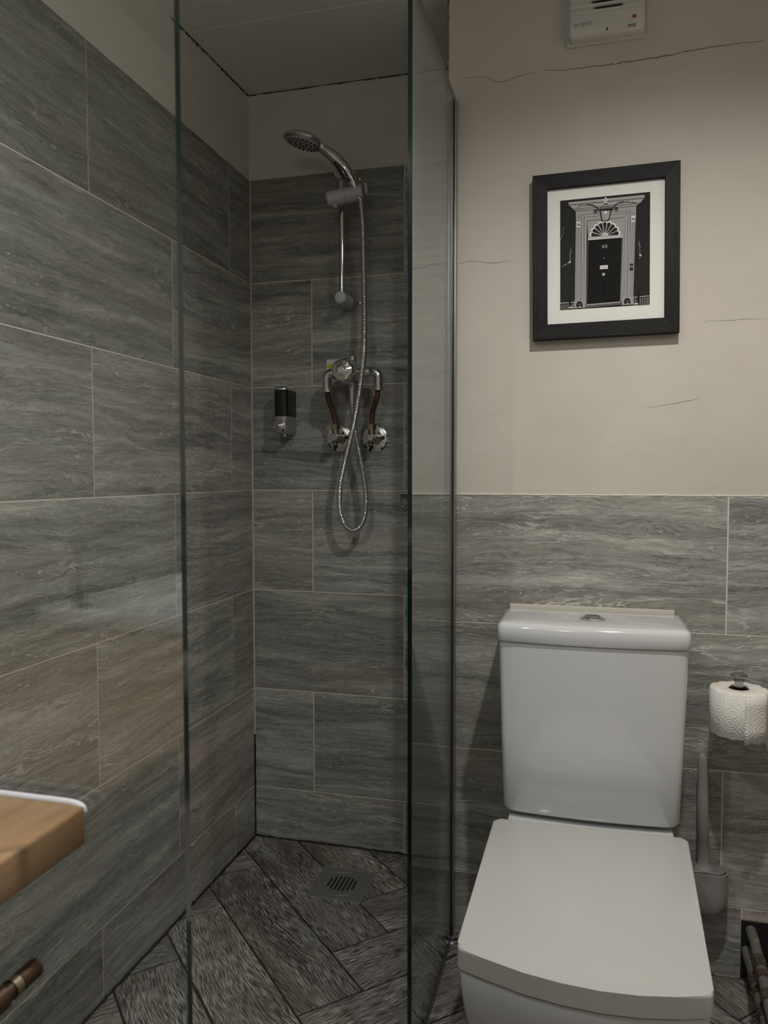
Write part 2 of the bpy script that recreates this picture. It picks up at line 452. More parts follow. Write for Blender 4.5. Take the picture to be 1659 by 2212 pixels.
tile_panel(mb, V(0, YT, 0), V(1, 0, 0), V(0, 0, 1), V(0, -1, 0), row_tiles(TROWS[1:], lambda i: ct(i+1), XA+.001, XR), seed=21)
# lowest course, broken away round the pipes at the right
tile_panel(mb, V(0, YT, 0), V(1, 0, 0), V(0, 0, 1), V(0, -1, 0), [(rect(XA+.001, -.022, ZF, .145), 0), (rect(-.022, .337, ZF, .145), 0), (rect(.337, XR, .119, .145), 0), (rect(.46, XR, ZF, .117), 0)], seed=22)
mb.box((XA, YT+.0012, ZF), (.336, YT+.0024, 1.0485), mi=1); mb.box((.336, YT+.0012, .119), (XR, YT+.0024, 1.0485), mi=1)
mb.box((.336, YT+.0018, ZF), (.46, YT+.0024, .117), mi=2)
B(mb, 'wall_tiles', [M['tile'], M['grout'], M['black']], wm, smooth=False)

mb = MB(); mb.box((XR, YB-.15, -.2), (XR+.15, YT+.0024, 2.5)); wr = B(mb, 'wall_right', M['plaster'], origin=(XR, 0, 0)); tag(wr, kind='structure')
mb = MB(); mb.box((XL-.15, YB-.15, -.2), (XR+.15, YB, 2.5)); wf = B(mb, 'wall_front', M['plaster'], origin=(0, YB, 0)); tag(wf, kind='structure')

# ceiling boards (one seam inside the shower)
mb = MB()
s0, s1 = W(402, 70.5, Z=2.192), W(640, 25, Z=2.197)
ys = (s0.y+s1.y)/2
def slab(y0, y1, x0, x1, off=0):
    mb.rings([[(x0, y, zc(y)+off), (x1, y, zc(y)+off), (x1, y, 2.6), (x0, y, 2.6)] for y in (y0, y1)])
slab(YB, ys-.0007, XL-.003, XR, .0012); slab(ys+.0007, YS, XL-.003, XR)
for u, v in [(438, 85.5), (534, 194), (425, 58)]:
    p = W(u, v, Z=2.197); p = W(u, v, Z=zc(p.y)); mb.lathe([(.0042, -.0004), (.0042, .001)], p, (0, 0, -1), 12); mb.lathe([(.0018, 0), (.0018, .0013)], p, (0, 0, -1), 8, mi=1)
ce = B(mb, 'ceiling', [M['ceiling'], M['black']], origin=(0, 0, 2.2), smooth=False); tag(ce, kind='structure')
# ragged gap between ceiling and walls in the shower
mb = MB()
def rag(a, b, wd, seed, axis):
    rnd = random.Random(seed); n = 60
    for k in range(n):
        p = a.lerp(b, k/n); q = a.lerp(b, (k+1)/n); h0 = wd*rnd.uniform(.3, 1.2)
        mb.face([p+V(0, 0, -.0002), q+V(0, 0, -.0002), q+V(0, 0, -h0), p+V(0, 0, -h0)])
rag(V(XL-.0012, 1.70, zc(1.70)), V(XL-.0012, YS, zc(YS)), .006, 1, 'x')
rag(V(XL, YS+.0012, zc(YS)), V(XA, YS+.0012, zc(YS)), .003, 2, 'y')
tr = B(mb, 'trim_1', M['mould'], origin=(XL, YS, 2.2), smooth=False); tag(tr, kind='structure')

# floor: herringbone plank tiles
PW, S0, T0 = .1545, 1.084/math.sqrt(2), -1.993/math.sqrt(2)
r2 = math.sqrt(.5)
def clip(poly, x0, x1, y0, y1):
    def cut(P, f, inter):
        out = []
        for i in range(len(P)):
            a, b = P[i-1], P[i]
            if f(b):
                if not f(a): out.append(inter(a, b))
                out.append(b)
            elif f(a): out.append(inter(a, b))
        return out
    def ix(c): return lambda a, b: (c, a[1]+(b[1]-a[1])*(c-a[0])/(b[0]-a[0]))
    def iy(c): return lambda a, b: (a[0]+(b[0]-a[0])*(c-a[1])/(b[1]-a[1]), c)
    for f, g in ((lambda p: p[0] >= x0, ix(x0)), (lambda p: p[0] <= x1, ix(x1)), (lambda p: p[1] >= y0, iy(y0)), (lambda p: p[1] <= y1, iy(y1))):
        if poly: poly = cut(poly, f, g)
    out = []
    for p in poly or []:
        if not out or (Vector(p)-Vector(out[-1])).length > .002: out.append(p)
    if len(out) > 2 and (Vector(out[0])-Vector(out[-1])).length < .002: out.pop()
    return out
mb = MB(); planks = []
def xy(s, t): s = S0+s*PW; t = T0+t*PW; return ((s+t)*r2, (s-t)*r2)
for k in range(-26, 26):
    for j in range(-6, 7):
        for typ in 'AB':
            if typ == 'A': q = (k, k+1, -5-k+8*j, -1-k+8*j)
            else: q = (-1-k+8*j, 3-k+8*j, k, k+1)
            P = [xy(q[0], q[2]), xy(q[1], q[2]), xy(q[1], q[3]), xy(q[0], q[3])]
            ar = sum(P[i-1][0]*P[i][1]-P[i][0]*P[i-1][1] for i in range(4))
            if ar < 0: P = P[::-1]
            for reg in ((XL+.001, -.308, .552, YS-.001), (-.308, XR, .552, YT-.001), (XL+.001, XR, YB, .552)):
                c = clip(P, *reg)
                if len(c) >= 3:
                    if abs(sum(c[i-1][0]*c[i][1]-c[i][0]*c[i-1][1] for i in range(len(c)))) > 4e-4:
                        planks.append((c, -math.pi/4 if typ == 'A' else math.pi/4))
tile_panel(mb, V(0, 0, ZF), V(1, 0, 0), V(0, 1, 0), V(0, 0, 1), planks, 'plank', seed=5, gap=.004, th=.0022)
mb.box((XL-.1, YB-.1, -.2), (XR+.1, YS+.002, ZF-.0015), mi=1)
fl = B(mb, 'floor', [M['plank'], M['floor_grout']], origin=(0, 0, ZF), smooth=False); tag(fl, kind='structure')

# mouldy sealant lines at the foot of the tiled walls and up the corner
mb = MB()
def bead(a, b, r, seed):
    rnd = random.Random(seed); L = (Vector(b)-Vector(a)).length; n = max(4, int(L/.012))
    mb.tube([Vector(a).lerp(Vector(b), i/n)+V(rnd.uniform(-1, 1), rnd.uniform(-1, 1), rnd.uniform(-1, 1))*r*.25 for i in range(n+1)], [r*rnd.uniform(.6, 1.25) for _ in range(n+1)], 8)
bead((XL+.0015, .56, ZF+.001), (XL+.0015, YS-.003, ZF+.001), .0042, 1)
bead((XL, YS-.0015, ZF+.001), (XA-.001, YS-.0015, ZF+.001), .0042, 2)
bead((XL+.001, YS-.001, ZF), (XL+.001, YS-.001, .30), .0028, 3)
o = B(mb, 'trim_2', M['mould'], origin=(XL, YS, 0)); tag(o, kind='structure')
mb = MB(); bead((XA-.001, YT-.001, ZF+.001), (.334, YT-.001, ZF+.001), .0035, 8)
o = B(mb, 'trim_3', M['mastic'], origin=(XA, YT, 0)); tag(o, kind='structure')
# pale grout edge over the half-height tiles and a pale corner line in the shower
mb = MB(); bead((XA+.002, YT+.0012, 1.0478), (XR, YT+.0012, 1.0478), .0022, 9)
o = B(mb, 'trim_4', mat('cream_sealant', (.62, .58, .52), .6), origin=(XA, YT, 1.05)); tag(o, kind='structure')
mb = MB()
P = []; rnd = random.Random(4)
for i in range(60):
    z = 1.06+i*(zc(YT)-1.065)/59
    P.append(V(XA-.0004+rnd.uniform(-.0006, .0006), YT+.002, z))
mb.tube(P, [.0012+.0008*rnd.random() for _ in P], 6)
o = B(mb, 'trim_5', M['mastic'], origin=(XA, YT, 1.06)); tag(o, kind='structure')

# ------------------------------------------------------------------ glass screens
def pane(mb, a, b):
    a, b = Vector(a), Vector(b); t = bmesh.new(); bmesh.ops.create_cube(t, size=1); c = (a+b)/2; d = b-a
    for v in t.verts: v.co = Vector((c.x+v.co.x*d.x, c.y+v.co.y*d.y, c.z+v.co.z*d.z))
    t.normal_update(); me = bpy.data.meshes.new('t'); ax = 0 if d.x < d.y else 1
    for f in t.faces: f.material_index = 0 if abs(f.normal[ax]) > .5 else 1
    t.to_mesh(me); t.free(); mb.bm.from_mesh(me); bpy.data.meshes.remove(me); return mb
GX = -.3065
t = thing('shower_screen', (GX, 1.56, ZF), 'narrow clear glass side screen standing against the wall left of the toilet', 'shower screen', 'glass screens of the shower')
B(pane(MB(), (GX-.004, 1.3395, ZF+.004), (GX+.004, YT-.003, 1.955)), 'glass_pane', [M['glass'], M['glass_edge']], t, smooth=False)
mb = MB(); mb.box((GX-.0095, YT-.020, ZF+.001), (GX-.0055, YT-.0005, 1.945), .0006, 1); mb.box((GX+.0055, YT-.020, ZF+.001), (GX+.0095, YT-.0005, 1.945), .0006, 1)
mb.box((GX-.0095, YT-.0025, ZF+.001), (GX+.0095, YT-.0003, 1.945))
o = B(mb, 'wall_channel', M['dull_chrome'], t, smooth=False); o['label'] = 'chrome wall channel'
mb = MB(); mb.box((GX-.007, 1.343, ZF+.0005), (GX-.004, YT-.02, ZF+.011), .001, 1); mb.box((GX+.004, 1.343, ZF+.0005), (GX+.007, YT-.02, ZF+.011), .001, 1)
o = B(mb, 'bottom_seal', mat('grey_rubber_seal', (.07, .07, .072), .35), t, smooth=False); o['label'] = 'grey rubber seal along the floor'
t = thing('shower_screen', (-.64, .5445, ZF), 'wide clear glass end screen at the left, touching the end of the wooden counter', 'shower screen', 'glass screens of the shower')
B(pane(MB(), (XL+.003, .5405, ZF+.004), (-.3070, .5485, 2.05)), 'glass_pane', [M['glass'], M['glass_edge']], t, smooth=False)
mb = MB(); mb.box((XL+.0012, .5365, ZF+.001), (XL+.022, .5395, 2.04)); mb.box((XL+.0012, .5495, ZF+.001), (XL+.022, .5525, 2.04))
B(mb, 'wall_channel', M['chrome'], t, smooth=False)

# sealant lumps at the foot of the side screen
for nm, lab, u, v, r in [('sealant_lump', 'small dirty lump of sealant at the foot of the side screen by the wall', 986, 2008, .010),
                      ('sealant_lump', 'white blob of sealant on the floor beside the toilet lid corner', 974, 2036, .005)]:
    p = W(u, v, Z=ZF+.004); mb = MB(); rnd = random.Random(int(u))
    bmesh.ops.create_icosphere(mb.bm, subdivisions=3, radius=r)
    for vv in mb.bm.verts: vv.co = Vector((vv.co.x*1.3, vv.co.y, vv.co.z*.6))*(1+.22*math.sin(vv.co.x*900+vv.co.y*700))
    mb.xf(Matrix.Translation((p.x+(.004 if r > .008 else 0), min(p.y, YT-.014), ZF+r*.45)))
    o = B(mb, nm, M['mastic'] if r > .008 else M['paper'], origin=(p.x, min(p.y, YT-.014), ZF)); tag(o, lab, 'sealant')

# ------------------------------------------------------------------ shower drain
t = thing('floor_drain', (-.6315, 1.9375, ZF), 'square steel shower drain with slotted round grate set in the dark planks', 'drain')
x0, x1, y0, y1 = -.7065, -.5555, 1.8595, 2.0175; cx, cy = (x0+x1)/2, (y0+y1)/2
mb = MB(); mb.box((x0, y0, ZF-.001), (x1, y1, ZF+.0018), .0006, 1); B(mb, 'plate', M['steel'], t)
mb = MB()
def ring(mb, c, ri, ro, z0, z1, seg=48):
    mb.rings([[ (c[0]+math.cos(2*math.pi*k/seg)*r, c[1]+math.sin(2*math.pi*k/seg)*r, z) for k in range(seg)] for r, z in ((ri, z0), (ri, z1), (ro, z1), (ro, z0), (ri, z0))], False, False)
ring(mb, (cx, cy), .0585, .0605, ZF+.0017, ZF+.0027)
e = .0016
for a, b in (((x0, y0), (x1, y0+e)), ((x0, y1-e), (x1, y1)), ((x0, y0), (x0+e, y1)), ((x1-e, y0), (x1, y1))):
    mb.box((a[0], a[1], ZF+.0017), (b[0], b[1], ZF+.0026))
B(mb, 'grate_rim', M['chrome'], t)
for k in range(7):
    x = (k-3)*.0115; L = math.sqrt(.037**2-(x*.85)**2)
    mb = MB(); P = [(cx+x+.0030*math.cos(a), cy+(L-.003)*(1 if 0 <= a < math.pi else -1)+.0030*math.sin(a)) for a in [math.pi*2*i/16 for i in range(16)]]
    mb.prism(P, ZF+.0016, ZF+.0021)
    o = B(mb, 'slot', M['black'], t); o['label'] = 'dark drain slot'
    # bright lip beside the slot
for sx in (-1, 1):
    mb = MB(); c = V(cx+sx*.049, cy, ZF+.0018); mb.lathe([(.0052, 0), (.0052, .0008), (.004, .0012)], c, (0, 0, 1), 20)
    mb.lathe([(.0026, .0012), (.0026, .0014)], c, (0, 0, 1), 6, mi=1); B(mb, 'screw', [M['chrome'], M['black']], t)

# ------------------------------------------------------------------ shower rail
YB_ = 2.072     # rail axis
pt, pb = W(738, 378, Y=YB_), W(739.5, 645, Y=YB_)
pb.x = pt.x = (pt.x+pb.x)/2
t = thing('shower_rail', (pt.x, YS, pb.z), 'short chrome riser rail with grey end mounts on the tiled shower wall', 'shower rail')
mb = MB(); mb.tube([pb, pt], .0088, 20); B(mb, 'rail', M['chrome'], t)
for p in (pt, pb):
    mb = MB(); mb.lathe([(.0145, 0), (.0165, .002), (.0165, .022), (.0185, .05), (.019, YS-YB_+.0195)], p-V(0, .020, 0), (0, 1, 0), 32)
    mt = B(mb, 'end_mount', M['grey_plastic'], t)
    mb = MB(); mb.lathe([(.0135, 0), (.0135, .0008), (.012, .0014)], p-V(0, .0199, 0), (0, -1, 0), 32); B(mb, 'cap', M['grey_plastic'], mt)
sl0, sl1 = W(706, 431, Y=YB_-.045), W(783, 415, Y=YB_-.028)
sd = (sl1-sl0)
mb = MB(); L = sd.length
mb.lathe([(.016, 0), (.0195, .003), (.020, L*.5), (.0190, L*.51), (.0205, L*.52), (.0212, L-.002), (.0195, L)], sl0, sd, 32)
slider = B(mb, 'slider', M['grey_plastic'], t); slider['label'] = 'grey sliding head holder'
q = W(786, 410, Y=YB_-.015); mb = MB(); mb.lathe([(.014, 0), (.018, .002), (.018, .008), (.014, .010)], q, (.9, .3, .1), 24); B(mb, 'locking_wheel', M['grey_plastic'], slider)
q = W(724, 444, Y=YB_-.04); mb = MB(); mb.tube([q+V(0, 0, .010), q-V(0, 0, .006)], .006, 14); B(mb, 'release_button', M['grey_plastic'], slider)
mb = MB(); c = sl0.lerp(sl1, .45); mb.box((pt.x-.012, c.y, c.z-.014), (pt.x+.012, YB_+.012, c.z+.014), .004, 3); B(mb, 'clamp', M['grey_plastic'], slider)

# hand shower
YH = YB_-.062
hc = W(657, 304, Y=1.985); n = Vector((-.24, .0, -.97)).normalized()
t = thing('hand_shower', hc, 'chrome hand shower head resting in its grey holder on the rail', 'shower head')
mb = MB(); mb.lathe([(.012, -.019), (.031, -.015), (.049, -.008), (.0565, -.001), (.0565, .004), (.054, .0065)], hc, n, 48); B(mb, 'head_shell', M['chrome'], t)
mb = MB(); mb.lathe([(.046, 0), (.046, .0085), (.043, .0100)], hc, n, 48)
xx = n.cross(V(0, 1, 0)).normalized(); yy = n.cross(xx)
for rr_, cnt in ((.010, 5), (.022, 11), (.034, 17), (.0415, 22)):
    for k in range(cnt):
        a = 2*math.pi*k/cnt+rr_*50
        mb.lathe([(.0021, .0095), (.0016, .0128)], hc+(xx*math.cos(a)+yy*math.sin(a))*rr_, n, 8, mi=1)
o = B(mb, 'spray_face', [M['grey_plastic'], M['black']], t); o['label'] = 'grey spray face with black nozzles'
hp = [(693, 318, 1.995), (712, 331, 2.002), (731, 348, 2.010), (746, 366, 2.015), (757, 384, 2.022), (766, 402, 2.030)]
P = smooth_path([W(u, v, Y=y) for u, v, y in hp], 6)
mb = MB(); mb.tube(P, lambda s: .0120+.0050*math.sin(math.pi*min(1, s*1.1))*(1-.1*s) - .0015*max(0, s-.8)*5, 20); B(mb, 'handle', M['chrome'], t)
P2 = smooth_path([W(u, v, Y=y) for u, v, y in [(722, 349, 1.998), (736, 364, 2.004), (747, 381, 2.010), (755, 393, 2.016)]], 5)
mb = MB(); mb.tube(P2, lambda s: .004+.0055*math.sin(math.pi*s), 14); o = B(mb, 'handle_grip', mat('dark_chrome_grip', (.12, .12, .125), .12, .9), t); o['label'] = 'dark grip inlay'
mb = MB(); a, b = W(763, 396, Y=2.026), W(772, 420, Y=2.034); mb.tube([a, b], .0088, 18); B(mb, 'shank', M['chrome'], t)

# hose
hose = [(777, 428, 2.034), (779.5, 436, 2.034), (782.4, 466, 2.040), (784.6, 510, 2.052), (786, 585, 2.065), (787.4, 672, 2.066), (787, 740, 2.045), (785.5, 772, 2.020), (781, 812, 2.004),
        (774, 861, 2.006), (764, 918, 2.02), (755, 957, 2.035), (744.5, 1000, 2.05), (735.5, 1044, 2.06), (733.4, 1087, 2.066), (736.5, 1112, 2.068), (742, 1128, 2.07), (751, 1140.5, 2.072), (763, 1146, 2.074),
        (775, 1141, 2.076), (784, 1127, 2.077), (789, 1108, 2.078), (791, 1078, 2.08), (788, 1044, 2.08), (780.5, 1000, 2.08), (773.5, 966, 2.079), (768, 935, 2.076), (763, 900, 2.068), (761, 870, 2.062)]
P = resample(smooth_path([W(u, v, Y=y) for u, v, y in hose], 10), .00125)
mb = MB(); mb.tube(P, [.0083 if (i % 4) in (1, 2) else (.0078 if i % 4 == 0 else .0067) for i in range(len(P))], 14)
o = B(mb, 'shower_hose', M['chrome'], origin=P[0], sharp=80); tag(o, 'long ribbed chrome shower hose hanging in a loop below the mixer', 'hose')

# ------------------------------------------------------------------ mixer valve
vc = W(755, 804, Y=2.062)
t = thing('shower_mixer', vc, 'round chrome shower mixer with faceted knob on the tiled wall', 'shower mixer')
mb = MB()
mb.lathe([(.026, -.050), (.030, -.046), (.0335, -.040), (.0345, -.010), (.032, -.004), (.0335, 0), (.0335, .008), (.030, .012), (.030, .045), (.026, .05)], vc, (0, 1, 0), 40)
B(mb, 'valve_body', M['chrome'], t)
kc = W(744, 802, Y=2.005)
mb = MB()
def wob(s, h): return 1-.10*max(0, math.cos(2*math.pi*s*5))**2 if h > .002 else 1
mb.lathe([(.0345, -.006), (.0352, 0), (.0345, .006), (.033, .014), (.027, .021), (.017, .0235), (.016, .0205)], kc, (0, -1, 0), 80, wob=wob)
kn = B(mb, 'control_knob', M['chrome'], t)
mb = MB(); mb.lathe([(.0145, .0205), (.0145, .0255), (.011, .028), (.008, .0275), (.007, .0295)], kc, (0, -1, 0), 32); B(mb, 'centre_cap', M['chrome'], kn)
for (u0, u1, ub) in ((735, 706.5, 847), (777, 817.5, 843)):
    a = W(u0, 805, Y=2.066); b = W(u1, 805, Y=2.066); a.z = b.z = vc.z; c = W(u1, ub, Y=2.066); c.x = b.x
    sgn = 1 if b.x < a.x else -1; P = [a, b+V(sgn*.016, 0, 0)]
    for k in range(1, 8): th = math.pi/2*k/7; P.append(b+V(sgn*(.016-.016*math.sin(th)), 0, -(.016-.016*math.cos(th))))
    P.append(c); mb = MB(); mb.tube(P, .0128, 22)
    mb.tube([c+V(0, 0, .004), c+V(0, 0, -.001)], .0145, 22); mb.tube([a.lerp(b, .35), a.lerp(b, .55)], .0155, 22)
    B(mb, 'elbow', M['chrome'], t)
o1 = W(761, 828, Y=2.060); o2 = W(761, 848, Y=2.060); o3 = W(761, 873, Y=2.060); o2.x = o3.x = o1.x
mb = MB(); mb.tube([o1, o2], .0085, 20); mb.tube([o2+V(0, 0, .004), o2, o3+V(0, 0, .004), o3], [.010, .0095, .0082, .0078], 20); B(mb, 'outlet', M['chrome'], t)
q = W(762, 772, Y=2.062); mb = MB(); mb.lathe([(.010, -.012), (.010, .002), (.007, .005)], q, (0, 0, 1), 20); B(mb, 'top_cap', M['chrome'], t)

# supply pipes with flanges
for side, pts, nut, cap, fc, lab in (
    ('l', [(707, 843), (708.5, 858), (713, 873), (721, 893), (725, 921)], (726.5, 930), (728, 950), (733, 947), 'left bent copper supply pipe with peeling round wall flange under the mixer'),
    ('r', [(817, 840), (815, 857), (810.5, 873), (805, 890), (803, 921)], (802.5, 928), (799, 948), (810, 948), 'right bent copper supply pipe with peeling round wall flange under the mixer')):
    f0 = W(*fc, Y=YS-.001); t = thing('supply_pipe', f0, lab, 'pipe', 'copper pipes feeding the shower mixer')
    ys_ = [2.066, 2.066, 2.070, 2.078, 2.082]
    P = smooth_path([W(u, v, Y=y) for (u, v), y in zip(pts, ys_)], 6)
    mb = MB(); mb.tube(P, .0072, 16); B(mb, 'copper_tube', M['copper'], t)
    mb = MB(); mb.lathe([(.038, 0), (.038, .0015), (.034, .004), (.020, .0055)], f0, (0, -1, 0), 48); B(mb, 'wall_flange', M['flaked'], t)
    ce_ = V(P[-1].x, 2.082, f0.z)
    mb = MB(); mb.lathe([(.0125, -.004), (.0125, .012)], P[-1]+V(0, 0, -.006), (0, 0, 1), 6); B(mb, 'compression_nut', M['brass'], t)
    mb = MB(); mb.tube([V(ce_.x, YS-.004, ce_.z), ce_+V(0, -.006, 0)], [.0145, .0135], 24); mb.tube([ce_, P[-1]+V(0, 0, -.008)], .0105, 18)
    mb.lathe([(.0150, .0), (.0150, .010)], V(ce_.x, YS-.022, ce_.z), (0, -1, 0), 6); B(mb, 'elbow_fitting', M['brass'], t)
    mb = MB(); mb.lathe([(.0115, 0), (.0115, .010), (.009, .012)], ce_+V(0, -.006, 0), (0, -1, 0), 8 if side == 'r' else 24); B(mb, 'end_cap', M['dull_chrome'], t)

# old screw caps beside the rail
for u, v, lab in ((777, 388, 'small domed chrome screw cap beside the top of the shower rail'), (778, 655, 'small domed chrome screw cap beside the bottom of the shower rail')):
    p = W(u, v, Y=YS); mb = MB(); mb.lathe([(.0058, 0), (.0056, .003), (.004, .0055), (.001, .0065)], p, (0, -1, 0), 20)
    o = B(mb, 'screw_cap', M['chrome'], origin=p); tag(o, lab, 'screw cap', 'screw caps beside the rail')

# warning sticker
a, b = W(705.5, 777.5, Y=YS-.0006), W(737, 797.5, Y=YS-.0006); Y_ = YS-.0008
t = thing('warning_sticker', ((a.x+b.x)/2, YS, b.z), 'small white and yellow warning sticker partly behind the mixer knob', 'sticker')
mb = MB(); mb.box((a.x, Y_, b.z), (b.x, YS-.0001, a.z)); B(mb, 'sheet', M['paper'], t, smooth=False)
mb = MB(); h = a.z-b.z; wd = b.x-a.x
mb.face([(a.x+.002, Y_-.0002, b.z+.002), (b.x-.002, Y_-.0002, b.z+.002), (b.x-.002, Y_-.0002, b.z+h*.56), (a.x+.002, Y_-.0002, b.z+h*.56)])
mb.face([(a.x+wd*.45, Y_-.0002, b.z+h*.62), (a.x+wd*.65, Y_-.0002, b.z+h*.62), (a.x+wd*.55, Y_-.0002, b.z+h*.93)], mi=1)
mb.face([(a.x+wd*.48, Y_-.0003, b.z+h*.65), (a.x+wd*.62, Y_-.0003, b.z+h*.65), (a.x+wd*.55, Y_-.0003, b.z+h*.86)], mi=2)
for k in range(3): mb.face([(a.x+wd*(.42+k*.08), Y_-.0003, b.z+h*(.22+.05*k)), (a.x+wd*(.50+k*.08), Y_-.0003, b.z+h*(.20+.03*k)), (a.x+wd*(.48+k*.08), Y_-.0003, b.z+h*(.42-.05*k))], mi=1)
o = B(mb, 'printed_panel', [M['yellow'], M['black'], M['paper']], t, smooth=False); o['label'] = 'yellow panel with black warning triangle'

# ------------------------------------------------------------------ soap dispenser
sc = W(604.5, 886, Y=2.066); zt, zb = W(604, 833, Y=2.066).z, W(604, 938, Y=2.066).z
t = thing('soap_dispenser', (sc.x, YS, zb), 'black and silver soap dispenser on the shower wall left of the mixer', 'soap dispenser')
hw = .0205
def dsec(z, hw=hw, y0=2.066, s=1.0):
    P = []
    for k in range(13): 
        a = math.pi+math.pi*k/12; P.append((sc.x+math.copysign(abs(math.cos(a))**.6, math.cos(a))*hw*s, y0+.014+math.sin(a)*.014*s+(1-s)*.01, z))
    return [(sc.x-hw*s, YS-.0005, z)]+P+[(sc.x+hw*s, YS-.0005, z)]
H = zt-zb
mb = MB(); mb.rings([dsec(zb+H*.37), dsec(zb+H*.92)]); B(mb, 'tank', M['dark_tank'], t)
mb = MB(); mb.rings([dsec(zb+H*.92, s=1.02), dsec(zb+H*.95, s=1.02), dsec(zb+H*.985, s=.9), dsec(zt, s=.6)]); B(mb, 'cap', M['chrome'], t)
mb = MB(); mb.rings([dsec(zb, s=.72), dsec(zb+H*.04, s=.92), dsec(zb+H*.10, s=1.03), dsec(zb+H*.37, s=1.03)]); B(mb, 'pump_housing', M['silver_plastic'], t)
mb = MB(); mb.lathe([(.0185, -.006), (.0185, .004), (.014, .006), (.012, .005), (.011, .010), (.006, .014), (.001, .015)], (sc.x, 2.068, zb+H*.17), (0, -1, 0), 32); B(mb, 'push_button', M['chrome'], t)
mb = MB(); mb.tube([(sc.x+.010, 2.078, zb+.003), (sc.x+.010, 2.078, zb-.006)], .0028, 10); B(mb, 'nozzle', M['grey_plastic'], t)

# clear hook rack at the right of the shower wall
p0 = W(866, 1063, Y=YS); 
t = thing('hook_rack', (p0.x+.02, YS, p0.z), 'small clear and chrome hook rack at the right of the shower wall', 'hook')
mb = MB(); mb.box((p0.x, YS-.024, p0.z-.006), (p0.x+.075, YS-.0005, p0.z), .001, 1); B(mb, 'rail_plate', M['dull_chrome'], t)
for k in range(3):
    x = p0.x+.004+k*.026; d = .042+.03*(k > 0)
    mb = MB(); mb.tube(smooth_path([(x, YS-.020, p0.z-.004), (x, YS-.020, p0.z-d+.008), (x+.008, YS-.020, p0.z-d), (x+.016, YS-.020, p0.z-d+.008), (x+.016, YS-.020, p0.z-.004)], 5), .0016, 8); B(mb, 'hook', M['dull_chrome'], t)

# ------------------------------------------------------------------ picture
FY = 1.765
t = thing('picture_frame', (.03, YT, 1.395), 'black wooden frame with white mount and photo of a black front door', 'picture')
rot = Matrix.Translation((.03, 0, 1.576)) @ Matrix.Rotation(math.radians(-.6), 4, 'Y') @ Matrix.Translation((-.03, 0, -1.576))
ox0, ox1, oz0, oz1 = -.1245, .1835, 1.395, 1.7555; ix0, ix1, iz0, iz1 = -.0925, .1530, 1.4285, 1.7235
mb = MB()
def member(o, i):
    prof = lambda a, b: [a+V(0, FY+.020, 0), a+V(0, FY+.001, 0), a.lerp(b, .03)+V(0, FY, 0), a.lerp(b, .97)+V(0, FY+.001, 0), b+V(0, FY+.003, 0), b+V(0, FY+.020, 0)]
    mb.rings([prof(o[0], i[0]), prof(o[1], i[1])])
Oc = [V(ox0, 0, oz0), V(ox1, 0, oz0), V(ox1, 0, oz1), V(ox0, 0, oz1)]; Ic = [V(ix0, 0, iz0), V(ix1, 0, iz0), V(ix1, 0, iz1), V(ix0, 0, iz1)]
upr = mat_wood('black_stained_wood_upright', (.003, .003, .003), (.010, .0095, .009), .5, (200, 200, 12))
for k in range(4):
    mb = MB(); member((Oc[k], Oc[(k+1) % 4]), (Ic[k], Ic[(k+1) % 4]))
    B(mb.xf(rot), 'frame_rail' if k % 2 == 0 else 'frame_stile', M['black_wood'] if k % 2 == 0 else upr, t, smooth=False)
mb = MB(); mb.box((ix0-.003, FY+.010, iz0-.003), (ix1+.003, FY+.016, iz1+.003)); B(mb.xf(rot), 'mount', mat('white_mount_board', (.74, .74, .71), .8), t, smooth=False)
mb = MB()
greys = [.006, .018, .05, .14, .32, .54, .72]
gm = [mat('print_grey_%s' % nm, (g_, g_, g_*.98), .7, 0, .15) for nm, g_ in zip(('black', 'charcoal', 'dark', 'mid', 'stone', 'pale', 'white'), greys)]
brick = mat('print_brickwork', (.015, .015, .015), .7, 0, .15); g = N(brick)
bt = g.n('ShaderNodeTexBrick', i_Scale=1.0); bt.inputs['Color1'].default_value = (.007, .007, .007, 1); bt.inputs['Color2'].default_value = (.013, .013, .012, 1); bt.inputs['Mortar'].default_value = (.045, .045, .045, 1)
bt.inputs['Mortar Size'].default_value = .0004; bt.inputs['Brick Width'].default_value = .0085; bt.inputs['Row Height'].default_value = .0032
g.l(g.mapping(g.n('ShaderNodeTexCoord').outputs['Object'], rot=(math.pi/2, 0, 0)), bt.inputs['Vector']); g.l(bt.outputs[0], g.b.inputs['Base Color'])
layer = [0]
def pc(x, y):
    s = (x-395)/848; tt = (y-(455-83*s))/(1035+33*s); return (-.0650+.1885*s, 1.6985-.2390*tt)
def poly(pts, gi, lay):
    mb.face([(pc(x, y)[0], FY+.0096-lay*.00018, pc(x, y)[1]) for x, y in pts], mi=gi)
def line(pts, wd, gi, lay):
    for a, b in zip(pts, pts[1:]):
        d = Vector(b)-Vector(a)
        if d.length < 1e-6: continue
        nn = Vector((-d.y, d.x)).normalized()*wd/2; a_, b_ = Vector(a)-d.normalized()*wd*.15, Vector(b)+d.normalized()*wd*.15
        poly([a_+nn, a_-nn, b_-nn, b_+nn], gi, lay)
def circ(c, rx, ry, n=20, a0=0, a1=2*math.pi): return [(c[0]+rx*math.cos(a0+(a1-a0)*k/n), c[1]+ry*math.sin(a0+(a1-a0)*k/n)) for k in range(n)]
poly([(395, 455), (1243, 372), (1243, 1440), (395, 1490)], 7, 0)
poly([(548, 545), (652, 535), (645, 1432), (537, 1436)], 4, 1)      # left jamb
poly([(1000, 500), (1112, 495), (1090, 1395), (972, 1405)], 4, 1)
poly([(545, 540), (1115, 495), (1112, 612), (548, 650)], 4, 1.2)
poly([(475, 470), (1192, 400), (1190, 425), (1160, 465), (1112, 505), (545, 552), (512, 525), (480, 497)], 4, 2)
